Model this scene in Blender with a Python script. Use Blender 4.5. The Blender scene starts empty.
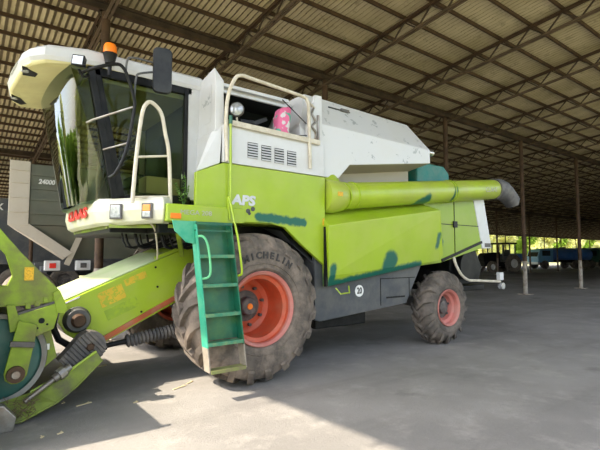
import bpy, bmesh, math, random
from mathutils import Vector, Matrix, Quaternion
random.seed(7)
S = bpy.context.scene
COL = S.collection
PI = math.pi
# ------------------------------------------------------------------ camera
F = 445.0
yaw = math.radians(52.8); pit = math.atan(30 / F)
cam_d = bpy.data.cameras.new('camera'); cam = bpy.data.objects.new('camera', cam_d); COL.objects.link(cam)
cam.location = (-2.96, -6.37, 1.6)
fw = Vector((math.cos(yaw) * math.cos(pit), math.sin(yaw) * math.cos(pit), math.sin(pit)))
cam.rotation_mode = 'QUATERNION'
cam.rotation_quaternion = fw.to_track_quat('-Z', 'Y')
cam_d.sensor_width = 36; cam_d.lens = F / 600 * 36
cam_d.clip_start = 0.05; cam_d.clip_end = 2000
S.camera = cam
# ------------------------------------------------------------------ light
SUN_EL = math.radians(47); SUN_AZ = (-1.0, 0.10)      # the sun stands beyond the open end in front of the machine
w = bpy.data.worlds.new('sky'); S.world = w; w.use_nodes = True
nt = w.node_tree; nt.nodes.clear()
sk = nt.nodes.new('ShaderNodeTexSky'); sk.sky_type = 'NISHITA'; sk.sun_disc = False
sk.sun_elevation = SUN_EL; sk.sun_rotation = math.atan2(SUN_AZ[0], SUN_AZ[1]); sk.air_density = 1.0; sk.dust_density = 2.5; sk.ozone_density = 1.0
bg = nt.nodes.new('ShaderNodeBackground'); bg.inputs[1].default_value = 0.42
ow = nt.nodes.new('ShaderNodeOutputWorld')
hs = nt.nodes.new('ShaderNodeHueSaturation'); hs.inputs['Saturation'].default_value = .56; nt.links.new(sk.outputs[0], hs.inputs['Color']); nt.links.new(hs.outputs[0], bg.inputs[0]); nt.links.new(bg.outputs[0], ow.inputs[0])
sd = bpy.data.lights.new('sun', 'SUN'); so = bpy.data.objects.new('sun', sd); COL.objects.link(so)
sd.energy = 6.6; sd.angle = math.radians(0.6); sd.color = (1.0, 0.88, 0.71)
sv = Vector((SUN_AZ[0], SUN_AZ[1], 0)).normalized() * math.cos(SUN_EL) + Vector((0, 0, math.sin(SUN_EL)))
so.rotation_mode = 'QUATERNION'; so.rotation_quaternion = (-sv).to_track_quat('-Z', 'Y'); so.location = (-10, 0, 12)
vs = S.view_settings
S.display_settings.display_device = 'sRGB'
vs.view_transform = 'Standard'; vs.look = 'None'; vs.gamma = 1; vs.use_curve_mapping = False
vs.exposure = 0.72
try:
    S.cycles.max_bounces = 10; S.cycles.diffuse_bounces = 5; S.cycles.transparent_max_bounces = 24
except Exception: pass

# ------------------------------------------------------------------ materials
def nd(nt, t, **k):
    n = nt.nodes.new(t)
    for a, b in k.items(): setattr(n, a, b)
    return n
def mixc(nt, fac, a, b):
    m = nd(nt, 'ShaderNodeMix', data_type='RGBA')
    for sock, v in ((m.inputs[0], fac), (m.inputs[6], a), (m.inputs[7], b)):
        if isinstance(v, bpy.types.NodeSocket): nt.links.new(v, sock)
        elif isinstance(v, (int, float)): sock.default_value = v
        else: sock.default_value = (*v, 1) if len(v) == 3 else v
    return m.outputs[2]
def mathn(nt, op, a, b=0.0, clamp=False):
    m = nd(nt, 'ShaderNodeMath', operation=op, use_clamp=clamp)
    for s_, v in ((m.inputs[0], a), (m.inputs[1], b)):
        if isinstance(v, bpy.types.NodeSocket): nt.links.new(v, s_)
        else: s_.default_value = v
    return m.outputs[0]
def noise(nt, vec, scale, detail=4, rough=.55):
    n = nd(nt, 'ShaderNodeTexNoise'); n.inputs['Scale'].default_value = scale; n.inputs['Detail'].default_value = detail
    n.inputs['Roughness'].default_value = rough
    nt.links.new(vec, n.inputs['Vector']); return n.outputs[0]
def ramp(nt, fac, lo, hi):
    m = nd(nt, 'ShaderNodeMapRange'); m.interpolation_type = 'SMOOTHSTEP'
    nt.links.new(fac, m.inputs[0]); m.inputs[1].default_value = lo; m.inputs[2].default_value = hi
    return m.outputs[0]
def segdist(nt, pos, a, b):
    """distance in the XZ plane from the segment a-b"""
    a = Vector((a[0], 0, a[1])); b = Vector((b[0], 0, b[1])); ab = b - a
    fl = nd(nt, 'ShaderNodeVectorMath', operation='MULTIPLY'); nt.links.new(pos, fl.inputs[0]); fl.inputs[1].default_value = (1, 0, 1)
    pa = nd(nt, 'ShaderNodeVectorMath', operation='SUBTRACT'); nt.links.new(fl.outputs[0], pa.inputs[0]); pa.inputs[1].default_value = a
    dt = nd(nt, 'ShaderNodeVectorMath', operation='DOT_PRODUCT'); nt.links.new(pa.outputs[0], dt.inputs[0]); dt.inputs[1].default_value = ab / max(ab.length_squared, 1e-6)
    cl = nd(nt, 'ShaderNodeClamp'); nt.links.new(dt.outputs['Value'], cl.inputs[0])
    sc = nd(nt, 'ShaderNodeVectorMath', operation='SCALE'); sc.inputs[0].default_value = ab; nt.links.new(cl.outputs[0], sc.inputs['Scale'])
    di = nd(nt, 'ShaderNodeVectorMath', operation='SUBTRACT'); nt.links.new(pa.outputs[0], di.inputs[0]); nt.links.new(sc.outputs[0], di.inputs[1])
    ln = nd(nt, 'ShaderNodeVectorMath', operation='LENGTH'); nt.links.new(di.outputs[0], ln.inputs[0])
    return ln.outputs['Value']
TEAL = (0.0, 0.11, 0.075)
def mat(name, base, rough=.5, metal=0.0, var=.12, scale=3.0, dirt=None, bump=0.0, bscale=40, spray=None, spec=.5, coat=0, scratch=None):
    m = bpy.data.materials.new(name); m.use_nodes = True; nt = m.node_tree
    b = nt.nodes['Principled BSDF']
    tc = nd(nt, 'ShaderNodeTexCoord'); pos = tc.outputs['Object']
    n1 = noise(nt, pos, scale)
    dark = tuple(c * (1 - var) for c in base); lite = tuple(min(1, c * (1 + var)) for c in base)
    c = mixc(nt, ramp(nt, n1, .3, .7), dark, lite)
    if scratch:
        sc_, lo, hi = scratch[1:]
        n3 = noise(nt, pos, sc_, 6, .7)
        c = mixc(nt, ramp(nt, n3, lo, hi), c, scratch[0])
    if dirt:
        n2 = noise(nt, pos, dirt[2], 6, .65)
        f = mathn(nt, 'MULTIPLY', ramp(nt, n2, .38, .68), dirt[1])
        c = mixc(nt, f, c, dirt[0])
    if spray:
        f = None
        wob = mathn(nt, 'MULTIPLY', mathn(nt, 'SUBTRACT', noise(nt, pos, 14, 3), .5), .07)
        for (a, bb, r, soft) in spray:
            d = mathn(nt, 'ADD', segdist(nt, pos, a, bb), wob)
            k = nd(nt, 'ShaderNodeMapRange'); k.interpolation_type = 'SMOOTHSTEP'; nt.links.new(d, k.inputs[0])
            k.inputs[1].default_value = r - soft; k.inputs[2].default_value = r + soft; k.inputs[3].default_value = 1; k.inputs[4].default_value = 0
            f = k.outputs[0] if f is None else mathn(nt, 'MAXIMUM', f, k.outputs[0])
        c = mixc(nt, mathn(nt, 'MULTIPLY', f, 1.0), c, TEAL)
    nt.links.new(c, b.inputs['Base Color'])
    b.inputs['Roughness'].default_value = rough; b.inputs['Metallic'].default_value = metal
    b.inputs['Specular IOR Level'].default_value = spec
    if coat: b.inputs['Coat Weight'].default_value = coat; b.inputs['Coat Roughness'].default_value = .15
    if bump:
        bn = nd(nt, 'ShaderNodeBump'); bn.inputs['Strength'].default_value = bump; bn.inputs['Distance'].default_value = .02
        nt.links.new(noise(nt, pos, bscale, 5), bn.inputs['Height']); nt.links.new(bn.outputs[0], b.inputs['Normal'])
    return m
DUST = (.36, .31, .24)
M = {}
LIME = (.335, .475, .015)
M['lime'] = mat('lime_paint', LIME, .38, var=.07, scale=2, dirt=((.40, .44, .15), .30, 3.0), coat=.25)
M['lime_body'] = mat('lime_body_paint', LIME, .38, var=.07, scale=2, dirt=((.42, .46, .12), .25, 2.5), coat=.25,
    spray=[((.04, 2.085), (.76, 2.045), .058, .02)])
M['lime_cover'] = mat('lime_side_cover_paint', LIME, .42, var=.05, scale=1.6, dirt=((.42, .47, .10), .3, 2.0), coat=.2,
    spray=[((1.25, 1.17), (3.2, 1.43), .075, .03), ((1.21, 1.2), (1.23, 1.42), .06, .03), ((2.42, 1.38), (2.46, 1.52), .16, .04), ((3.68, 1.75), (3.72, 1.95), .05, .03)])
M['lime_tube'] = mat('lime_auger_paint', (.37, .50, .02), .40, var=.08, scale=2.5, dirt=((.40, .40, .14), .45, 1.6), coat=.2,
    spray=[((3.15, 2.44), (3.38, 2.56), .085, .03), ((4.13, 2.63), (4.16, 2.80), .05, .025)])
M['lime_dirty'] = mat('lime_dirty_paint', (.30, .42, .02), .55, var=.12, scale=4, dirt=((.22, .20, .08), .75, 3.5), bump=.15)
M['lime_rear'] = mat('lime_rear_paint', (.27, .40, .02), .42, var=.06, scale=1.5, dirt=((.34, .38, .10), .3, 2.0), spray=[((3.95, 1.62), (4.05, 1.85), .07, .03)])
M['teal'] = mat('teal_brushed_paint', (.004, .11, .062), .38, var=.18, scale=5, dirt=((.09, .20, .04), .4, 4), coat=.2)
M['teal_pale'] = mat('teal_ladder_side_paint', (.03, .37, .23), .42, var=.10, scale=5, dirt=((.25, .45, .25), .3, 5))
M['teal_dark'] = mat('teal_tank_paint', (.0, .20, .18), .5, var=.1, scale=3, dirt=(DUST, .2, 4))
M['white'] = mat('white_paint', (.66, .67, .68), .38, var=.04, scale=2, dirt=((.52, .50, .45), .35, 2.5), coat=.2)
M['white_tank'] = mat('white_tank_paint', (.67, .68, .69), .40, var=.03, scale=2, dirt=((.57, .55, .50), .3, 2.0), scratch=((.36, .39, .40), 5.0, .60, .64), coat=.15)
M['cream'] = mat('aged_cream_plastic', (.74, .68, .36), .5, var=.06, scale=2, dirt=((.60, .52, .25), .4, 2.5))
M['fascia'] = mat('fascia_white_paint', (.62, .61, .54), .4, var=.04, scale=2.5, dirt=((.70, .72, .30), .5, 3.0), coat=.2)
M['beige'] = mat('dusty_white_paint', (.47, .42, .33), .5, var=.08, scale=3, dirt=(DUST, .35, 3))
M['rail'] = mat('cream_rail_paint', (.66, .61, .50), .45, var=.08, scale=8, dirt=((.35, .28, .18), .4, 9))
M['charcoal'] = mat('charcoal_paint', (.060, .066, .075), .55, var=.12, scale=3, dirt=((.17, .16, .14), .45, 2.5))
M['black'] = mat('black_paint', (.008, .009, .010), .4, var=.2, scale=5, dirt=((.03, .028, .025), .5, 5), spec=.2)
M['hole'] = mat('black_interior', (.004, .008, .009), .9, var=.2)
M['rubber'] = mat('dusty_tyre_rubber', (.105, .092, .080), .85, var=.22, scale=5, dirt=((.23, .19, .155), .75, 4.5), bump=.35, bscale=25, spec=.25)
M['rubber_front'] = mat('muddy_tyre_rubber', (.115, .098, .083), .85, var=.22, scale=5, dirt=((.30, .24, .19), .8, 3.5), bump=.4, bscale=22, spec=.25)
M['lug_top'] = mat('worn_tyre_marking', (.045, .042, .040), .7, var=.1)
M['rim'] = mat('orange_red_rim_paint', (.58, .085, .03), .5, var=.12, scale=5, dirt=((.46, .17, .10), .55, 4))
M['rim_dusty'] = mat('dusty_pink_rim_paint', (.52, .17, .14), .6, var=.10, scale=5, dirt=((.50, .27, .22), .6, 4))
M['hub'] = mat('dark_hub_paint', (.07, .06, .06), .6, dirt=(DUST, .3, 8))
M['orange'] = mat('orange_plastic', (.95, .22, .01), .35, var=.05)
M['amber'] = mat('amber_lens', (.80, .33, .05), .2, var=.1)
M['lens'] = mat('clear_lens', (.42, .44, .46), .12, var=.25, scale=30, metal=.3)
M['steel'] = mat('worn_steel', (.30, .29, .27), .4, metal=.7, var=.25, scale=8, dirt=((.20, .13, .08), .5, 7))
M['chrome'] = mat('bright_steel', (.62, .61, .58), .25, metal=.8, var=.1)
M['greyplast'] = mat('grey_ribbed_plastic', (.085, .082, .083), .6, var=.12, scale=8, dirt=((.22, .19, .16), .5, 6))
M['rubberboot'] = mat('grey_rubber_boot', (.10, .10, .11), .6, var=.2, scale=5, dirt=((.25, .23, .21), .5, 5), bump=.6, bscale=8)
M['red'] = mat('red_lettering', (.72, .03, .015), .5, var=.05)
M['grey_letter'] = mat('pale_grey_lettering', (.60, .62, .66), .5, var=.05)
M['faint_letter'] = mat('faded_grey_lettering', (.44, .44, .36), .5, var=.1)
M['blackink'] = mat('black_lettering', (.02, .02, .02), .5)
M['whiteink'] = mat('white_lettering', (.75, .75, .72), .5)
M['yellow'] = mat('yellow_warning_sticker', (.72, .42, .02), .5, var=.2, scale=60, scratch=((.15, .09, .01), 55, .60, .64))
M['redbelt'] = mat('rust_orange_paint', (.42, .10, .03), .6, var=.2, dirt=(DUST, .4, 5))
M['mirror_back'] = mat('mirror_housing_plastic', (.018, .02, .023), .4, var=.15, scale=6, dirt=((.07, .07, .07), .3, 5), spec=.3)
M['seat'] = mat('dark_seat_fabric', (.03, .035, .045), .9)
M['interior'] = mat('cab_interior_plastic', (.055, .060, .052), .8, var=.2)
M['box_y'] = mat('pale_carton', (.40, .34, .24), .8, var=.1)
M['rust'] = mat('rusty_brown_steel', (.060, .032, .017), .75, var=.35, scale=3, dirt=((.11, .062, .032), .6, 5))
M['rust_dark'] = mat('dark_brown_steel', (.050, .032, .022), .8, var=.3, scale=3, dirt=((.10, .065, .04), .5, 3))
M['leaf'] = mat('leaf_green', (.055, .14, .02), .6, var=.45, scale=6)
def leafmat(name, base, var, scale):
    m = bpy.data.materials.new(name); m.use_nodes = True; nt = m.node_tree; nt.nodes.clear()
    o = nd(nt, 'ShaderNodeOutputMaterial'); d = nd(nt, 'ShaderNodeBsdfDiffuse'); t = nd(nt, 'ShaderNodeBsdfTranslucent'); mx = nd(nt, 'ShaderNodeMixShader'); mx.inputs[0].default_value = .5
    tc = nd(nt, 'ShaderNodeTexCoord')
    c = mixc(nt, ramp(nt, noise(nt, tc.outputs['Object'], scale), .3, .7), tuple(x * (1 - var) for x in base), tuple(min(1, x * (1 + var)) for x in base))
    nt.links.new(c, d.inputs[0]); nt.links.new(c, t.inputs[0]); nt.links.new(d.outputs[0], mx.inputs[1]); nt.links.new(t.outputs[0], mx.inputs[2]); nt.links.new(mx.outputs[0], o.inputs[0])
    return m
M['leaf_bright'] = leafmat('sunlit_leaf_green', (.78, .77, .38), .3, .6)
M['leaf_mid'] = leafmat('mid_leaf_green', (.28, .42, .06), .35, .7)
M['bark'] = mat('bark', (.10, .07, .05), .9, bump=.5)
M['olive'] = mat('olive_grey_panel', (.125, .135, .10), .6, var=.12, scale=1.5, dirt=((.17, .15, .11), .5, 1.6))
M['tan'] = mat('tan_tarpaulin', (.60, .54, .45), .7, var=.06, scale=2, dirt=((.42, .36, .28), .4, 2))
M['blue'] = mat('blue_truck_paint', (.05, .17, .48), .4, var=.1, scale=2, dirt=(DUST, .2, 2))
M['paleblue'] = mat('pale_blue_cab_paint', (.18, .42, .68), .4, var=.08)
M['darkgreen'] = mat('dark_green_truck_paint', (.03, .10, .07), .5, var=.15)
M['truckorange'] = mat('orange_truck_paint', (.50, .16, .04), .5, var=.15)
M['straw'] = mat('dry_straw', (.62, .52, .32), .8)
M['copper'] = mat('copper_red_hose', (.30, .06, .03), .5)

def glass(name, tint, fres, gloss_rough=.02):
    m = bpy.data.materials.new(name); m.use_nodes = True; nt = m.node_tree; nt.nodes.clear()
    o = nd(nt, 'ShaderNodeOutputMaterial'); t = nd(nt, 'ShaderNodeBsdfTransparent'); t.inputs[0].default_value = (*tint, 1)
    g = nd(nt, 'ShaderNodeBsdfGlossy'); g.inputs['Roughness'].default_value = gloss_rough; g.inputs[0].default_value = (.93, .97, 1, 1)
    fr = nd(nt, 'ShaderNodeFresnel'); fr.inputs[0].default_value = fres
    mx = nd(nt, 'ShaderNodeMixShader'); nt.links.new(fr.outputs[0], mx.inputs[0]); nt.links.new(t.outputs[0], mx.inputs[1]); nt.links.new(g.outputs[0], mx.inputs[2])
    nt.links.new(mx.outputs[0], o.inputs[0]); return m
M['windshield'] = glass('windscreen_glass', (.40, .55, .48), 1.9)
M['sideglass'] = glass('tinted_side_glass', (.78, .82, .66), 1.20)

def ground_mat():
    m = bpy.data.materials.new('worn_concrete'); m.use_nodes = True; nt = m.node_tree; b = nt.nodes['Principled BSDF']
    tc = nd(nt, 'ShaderNodeTexCoord'); pos = tc.outputs['Object']
    c = mixc(nt, ramp(nt, noise(nt, pos, .35, 5, .6), .3, .7), (.200, .190, .178), (.300, .285, .265))
    c = mixc(nt, mathn(nt, 'MULTIPLY', ramp(nt, noise(nt, pos, 2.2, 8, .7), .48, .75), .55), c, (.40, .375, .34))
    c = mixc(nt, mathn(nt, 'MULTIPLY', ramp(nt, noise(nt, pos, .9, 8, .65), .56, .72), .5), c, (.13, .122, .115))
    # stretched tyre tracks along the shed
    mp = nd(nt, 'ShaderNodeMapping'); mp.inputs['Scale'].default_value = (.12, 1.5, 1); mp.inputs['Rotation'].default_value = (0, 0, .12); nt.links.new(pos, mp.inputs[0])
    c = mixc(nt, mathn(nt, 'MULTIPLY', ramp(nt, noise(nt, mp.outputs[0], 1.2, 6, .6), .52, .72), .35), c, (.15, .14, .13))
    c = mixc(nt, mathn(nt, 'MULTIPLY', ramp(nt, noise(nt, pos, 60, 3, .7), .62, .72), .45), c, (.46, .44, .40))
    nt.links.new(c, b.inputs['Base Color']); b.inputs['Roughness'].default_value = .9; b.inputs['Specular IOR Level'].default_value = .2
    bn = nd(nt, 'ShaderNodeBump'); bn.inputs['Strength'].default_value = .5; bn.inputs['Distance'].default_value = .015
    nt.links.new(noise(nt, pos, 30, 8, .7), bn.inputs['Height']); nt.links.new(bn.outputs[0], b.inputs['Normal'])
    return m
M['concrete'] = ground_mat()
M['earth'] = mat('dry_earth_and_grass', (.30, .27, .15), .95, var=.2, scale=.3, dirt=((.20, .26, .07), .8, .25))
def sheet_mat():
    m = bpy.data.materials.new('weathered_cement_sheet'); m.use_nodes = True; nt = m.node_tree; b = nt.nodes['Principled BSDF']
    tc = nd(nt, 'ShaderNodeTexCoord'); pos = tc.outputs['Object']
    mp = nd(nt, 'ShaderNodeMapping'); mp.inputs['Scale'].default_value = (.9, .35, 1); nt.links.new(pos, mp.inputs[0])
    c = mixc(nt, ramp(nt, noise(nt, mp.outputs[0], 1.2, 5, .6), .3, .7), (.46, .385, .24), (.68, .58, .40))
    c = mixc(nt, mathn(nt, 'MULTIPLY', ramp(nt, noise(nt, pos, 3.0, 6, .7), .55, .75), .6), c, (.16, .12, .07))
    # dark bands painted along the ribs to stand in for their shading
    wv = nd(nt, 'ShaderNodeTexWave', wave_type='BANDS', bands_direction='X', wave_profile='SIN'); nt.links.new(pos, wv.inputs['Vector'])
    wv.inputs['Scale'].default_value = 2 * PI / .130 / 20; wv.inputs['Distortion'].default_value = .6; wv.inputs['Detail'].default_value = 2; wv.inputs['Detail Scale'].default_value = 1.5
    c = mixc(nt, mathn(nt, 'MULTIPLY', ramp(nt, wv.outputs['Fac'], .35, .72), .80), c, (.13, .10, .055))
    nt.links.new(c, b.inputs['Base Color']); b.inputs['Roughness'].default_value = .9
    return m
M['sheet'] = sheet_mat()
def bag_mat():
    m = bpy.data.materials.new('printed_bag'); m.use_nodes = True; nt = m.node_tree; b = nt.nodes['Principled BSDF']
    tc = nd(nt, 'ShaderNodeTexCoord'); pos = tc.outputs['Object']
    c = mixc(nt, ramp(nt, noise(nt, pos, 9, 2), .40, .44), (.72, .68, .70), (.80, .16, .34))
    c = mixc(nt, ramp(nt, noise(nt, pos, 6, 2), .60, .63), c, (.10, .42, .30))
    nt.links.new(c, b.inputs['Base Color']); b.inputs['Roughness'].default_value = .5
    return m
M['bag'] = bag_mat()

# ------------------------------------------------------------------ mesh helpers
class MB:
    def __init__(s): s.v = []; s.f = []; s.sm = []
    def add(s, vs, fs, smooth=False):
        o = len(s.v); s.v += [tuple(v) for v in vs]; s.f += [[i + o for i in f] for f in fs]; s.sm += [smooth] * len(fs); return s
    def box(s, x0, x1, y0, y1, z0, z1):
        return s.add([(x, y, z) for x in (x0, x1) for y in (y0, y1) for z in (z0, z1)],
                     [(0, 1, 3, 2), (4, 6, 7, 5), (0, 4, 5, 1), (2, 3, 7, 6), (0, 2, 6, 4), (1, 5, 7, 3)])
    def prism(s, pts, y0, y1):          # polygon in XZ, extruded along Y
        n = len(pts)
        vs = [(p[0], y0, p[1]) for p in pts] + [(p[0], y1, p[1]) for p in pts]
        return s.add(vs, [tuple(range(n)), tuple(range(2 * n - 1, n - 1, -1))] + [(i, i + n, (i + 1) % n + n, (i + 1) % n) for i in range(n)])
    def prismz(s, pts, z0, z1):         # polygon in XY, extruded along Z
        n = len(pts)
        vs = [(p[0], p[1], z0) for p in pts] + [(p[0], p[1], z1) for p in pts]
        return s.add(vs, [tuple(range(n)), tuple(range(2 * n - 1, n - 1, -1))] + [(i, i + n, (i + 1) % n + n, (i + 1) % n) for i in range(n)])
    def prismx(s, pts, x0, x1):         # polygon in YZ
        n = len(pts)
        vs = [(x0, p[0], p[1]) for p in pts] + [(x1, p[0], p[1]) for p in pts]
        return s.add(vs, [tuple(range(n)), tuple(range(2 * n - 1, n - 1, -1))] + [(i, i + n, (i + 1) % n + n, (i + 1) % n) for i in range(n)])
    def loft(s, rings, cap=True, smooth=False, closed=True):
        n = len(rings[0]); vs = [p for r in rings for p in r]; fs = []
        for k in range(len(rings) - 1):
            for i in range(n if closed else n - 1):
                j = (i + 1) % n; fs.append((k * n + i, k * n + j, (k + 1) * n + j, (k + 1) * n + i))
        s.add(vs, fs, smooth)
        if cap:
            s.add(rings[0], [tuple(range(n))[::-1]]); s.add(rings[-1], [tuple(range(n))])
        return s
    def bar(s, a, b, w, h=None, up=(0, 0, 1)):   # rectangular bar between two points
        a = Vector(a); b = Vector(b); d = (b - a).normalized(); u = Vector(up)
        if abs(d.dot(u)) > .98: u = Vector((0, 1, 0))
        r = d.cross(u).normalized(); u = r.cross(d); h = h or w
        c = [(-w / 2, -h / 2), (w / 2, -h / 2), (w / 2, h / 2), (-w / 2, h / 2)]
        return s.loft([[p + r * x + u * z for x, z in c] for p in (a, b)])
    def tube(s, pts, r, n=10, rs=None):
        pts = [Vector(p) for p in pts]; rings = []; ref = None
        for i, p in enumerate(pts):
            d = (pts[min(i + 1, len(pts) - 1)] - pts[max(i - 1, 0)]).normalized()
            if ref is None:
                ref = Vector((0, 0, 1)) if abs(d.z) < .9 else Vector((1, 0, 0))
            ref = (ref - d * ref.dot(d)).normalized(); q = d.cross(ref); rr = rs[i] if rs else r
            rings.append([p + (ref * math.cos(2 * PI * k / n) + q * math.sin(2 * PI * k / n)) * rr for k in range(n)])
        return s.loft(rings, smooth=True)
    def lathe(s, prof, c, axis='y', n=32, cap=False, closed=False):   # profile of (along, radius)
        c = Vector(c); rings = []
        for (t, r) in prof:
            ring = []
            for k in range(n):
                a = 2 * PI * k / n; p = {'y': (r * math.cos(a), t, r * math.sin(a)), 'x': (t, r * math.cos(a), r * math.sin(a)), 'z': (r * math.cos(a), r * math.sin(a), t)}[axis]
                ring.append(c + Vector(p))
            rings.append(ring)
        if closed: rings.append(rings[0])
        return s.loft(rings, cap=cap, smooth=True)
    def xform(s, m, start=0):
        s.v[start:] = [tuple(m @ Vector(v)) for v in s.v[start:]]; return s
    def build(s, name, m, parent=None, bevel=0, sharp=35, kind=None, label=None):
        me = bpy.data.meshes.new(name); me.from_pydata(s.v, [], s.f)
        bm = bmesh.new(); bm.from_mesh(me); bmesh.ops.recalc_face_normals(bm, faces=bm.faces); bm.to_mesh(me); bm.free()
        ms = m if isinstance(m, (list, tuple)) else [m]
        for x in ms: me.materials.append(M[x] if isinstance(x, str) else x)
        me.polygons.foreach_set('use_smooth', s.sm)
        if any(s.sm):
            try: me.set_sharp_from_angle(angle=math.radians(sharp))
            except Exception: pass
        me.update()
        o = bpy.data.objects.new(name, me); COL.objects.link(o)
        if bevel:
            b = o.modifiers.new('bevel', 'BEVEL'); b.width = bevel; b.segments = 2; b.limit_method = 'ANGLE'; b.angle_limit = math.radians(30); b.harden_normals = False
        if parent is not None:
            o.parent = parent; o.matrix_parent_inverse = world_of(parent).inverted()
        if kind: o['kind'] = kind
        if label: o['label'] = label
        return o
def world_of(o):
    m = o.matrix_basis.copy()
    if o.parent is not None: m = world_of(o.parent) @ o.matrix_parent_inverse @ m
    return m
def smooth_path(pts, k=5):
    P = [Vector(p) for p in pts]; out = []
    for i in range(len(P) - 1):
        p0, p1, p2, p3 = P[max(i - 1, 0)], P[i], P[i + 1], P[min(i + 2, len(P) - 1)]
        for j in range(k):
            t = j / k
            out.append(.5 * ((2 * p1) + (p2 - p0) * t + (2 * p0 - 5 * p1 + 4 * p2 - p3) * t * t + (-p0 + 3 * p1 - 3 * p2 + p3) * t ** 3))
    out.append(P[-1]); return out
def tag(o, label, cat=None, group=None, kind=None):
    o['label'] = label
    if cat: o['category'] = cat
    if group: o['group'] = group
    if kind: o['kind'] = kind
    return o
def thing(name, label, cat, loc=(0, 0, 0), group=None):
    o = bpy.data.objects.new(name, None); o.empty_display_size = .2; COL.objects.link(o); o.location = loc
    return tag(o, label, cat, group)
def copy_tree(o, parent=None):
    c = o.copy(); COL.objects.link(c)
    if parent is not None:
        mi = o.matrix_parent_inverse.copy(); c.parent = parent; c.matrix_parent_inverse = mi
    for ch in [x for x in KIDS.get(o.name, [])]: copy_tree(ch, c)
    return c
KIDS = {}
def kids_index():
    KIDS.clear()
    for o in bpy.data.objects:
        if o.parent: KIDS.setdefault(o.parent.name, []).append(o)
def text_geo(t, size, depth=.004, shear=0, bold=0):
    cu = bpy.data.curves.new('t', 'FONT'); cu.body = t; cu.size = size; cu.extrude = depth / 2; cu.align_x = 'CENTER'; cu.align_y = 'CENTER'; cu.shear = shear; cu.offset = bold
    cu.resolution_u = 3
    ob = bpy.data.objects.new('t', cu); COL.objects.link(ob)
    dg = bpy.context.evaluated_depsgraph_get(); dg.update()
    me = bpy.data.meshes.new_from_object(ob.evaluated_get(dg))
    vs = [v.co.copy() for v in me.vertices]; fs = [tuple(p.vertices) for p in me.polygons]
    bpy.data.objects.remove(ob); bpy.data.curves.remove(cu); bpy.data.meshes.remove(me)
    return vs, fs
def text_on(mb, t, size, at, u, v, depth=.004, shear=0, bold=0, sx=1):
    vs, fs = text_geo(t, size, depth, shear, bold); u = Vector(u).normalized(); v = Vector(v).normalized(); n = u.cross(v); at = Vector(at)
    return mb.add([at + u * (p.x * sx) + v * p.y + n * p.z for p in vs], fs)
# ================================================================== THE SETTING
X0, X1 = -6.72, 101.5           # open end of the shed .. far end
YN, YF = -7.6, 25.6            # near eave .. far eave
M['wallm'] = mat('grey_brown_light_blocker', (.16, .14, .12), .9, var=.15, scale=1)  # for the added walls that block light
def roof_z(y): return 6.66 - .098 * (y - 2.5)
MB().box(X0 - 1.5, X1 + 2, YN - 2, YF + 1.5, -.12, 0).build('floor', 'concrete', kind='structure')
MB().box(-160, 300, -160, 260, -.30, -.10).build('ground', 'earth', kind='structure')
# corrugated sheets, one course between each pair of purlins, each lapping the next
def make_roof():
    mb = MB(); per = .130; step = per / 4; n = int((X1 - X0) / step)
    hs = [0, .027, .055, .027]
    y = YN
    while y < YF:
        y2 = min(y + .715, YF + .1); vs = []; fs = []
        for i in range(n + 1):
            h = hs[i % 4]; x = X0 + i * step
            vs += [(x, y, roof_z(y) + h), (x, y2 + .10, roof_z(y2 + .10) + h + .012), (x, y2 + .10, roof_z(y2 + .10) + h + .020)]
        for i in range(n):
            a = 3 * i; b = a + 3; fs += [(a, b, b + 1, a + 1), (a + 1, b + 1, b + 2, a + 2)]
        mb.add(vs, fs); y += .715
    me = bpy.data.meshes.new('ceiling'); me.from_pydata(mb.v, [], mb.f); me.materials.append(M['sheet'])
    o = bpy.data.objects.new('ceiling', me); COL.objects.link(o); o['kind'] = 'structure'
make_roof()
MB().box(24, X1, YN - .25, YN, 0, 7.55).build('wall_right_blocker', 'wallm', kind='structure')  # unseen side wall, added to darken the far part of the shed
MB().prismx([(YN, 0), (YF, 0), (YF, roof_z(YF) - .2), (YN, roof_z(YN) - .1)], X1 - .1, X1 + .1).build('wall_end_blocker', 'wallm', kind='structure')  # unseen end wall, added to keep sky light out of the far end
# purlins
pm = MB().box(X0, X1, -.022, .022, -.08, 0).build('purlin', 'rust', label='dark brown steel purlin running lengthwise under the corrugated roof sheets')
pm['category'] = 'roof beam'; pm['group'] = 'purlins under the corrugated roof'
y = .57 - .715 * 11; first = True
while y < YF:
    o = pm if first else pm.copy()
    if not first: COL.objects.link(o)
    first = False
    o.location = (0, y, roof_z(y) - .012); y += .715
# main beams over the post rows
for yy, lab in ((2.6, 'deep brown steel beam running lengthwise on the nearest post row behind the combine'), (13.0, 'brown steel beam running lengthwise on the middle post row'), (24.0, 'brown steel beam running lengthwise under the far eave')):
    zt = roof_z(yy) - .14
    t = thing('main_beam', lab, 'roof beam', (X0, yy, zt - .36))
    MB().box(X0, X1, yy - .07, yy + .07, zt - .03, zt).build('top_flange', 'rust_dark', t)
    MB().box(X0, X1, yy - .07, yy + .07, zt - .19, zt - .165).build('bottom_flange', 'rust', t)
    MB().box(X0, X1, yy - .02, yy + .02, zt - .165, zt - .03).build('web', 'rust_dark', t)
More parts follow.
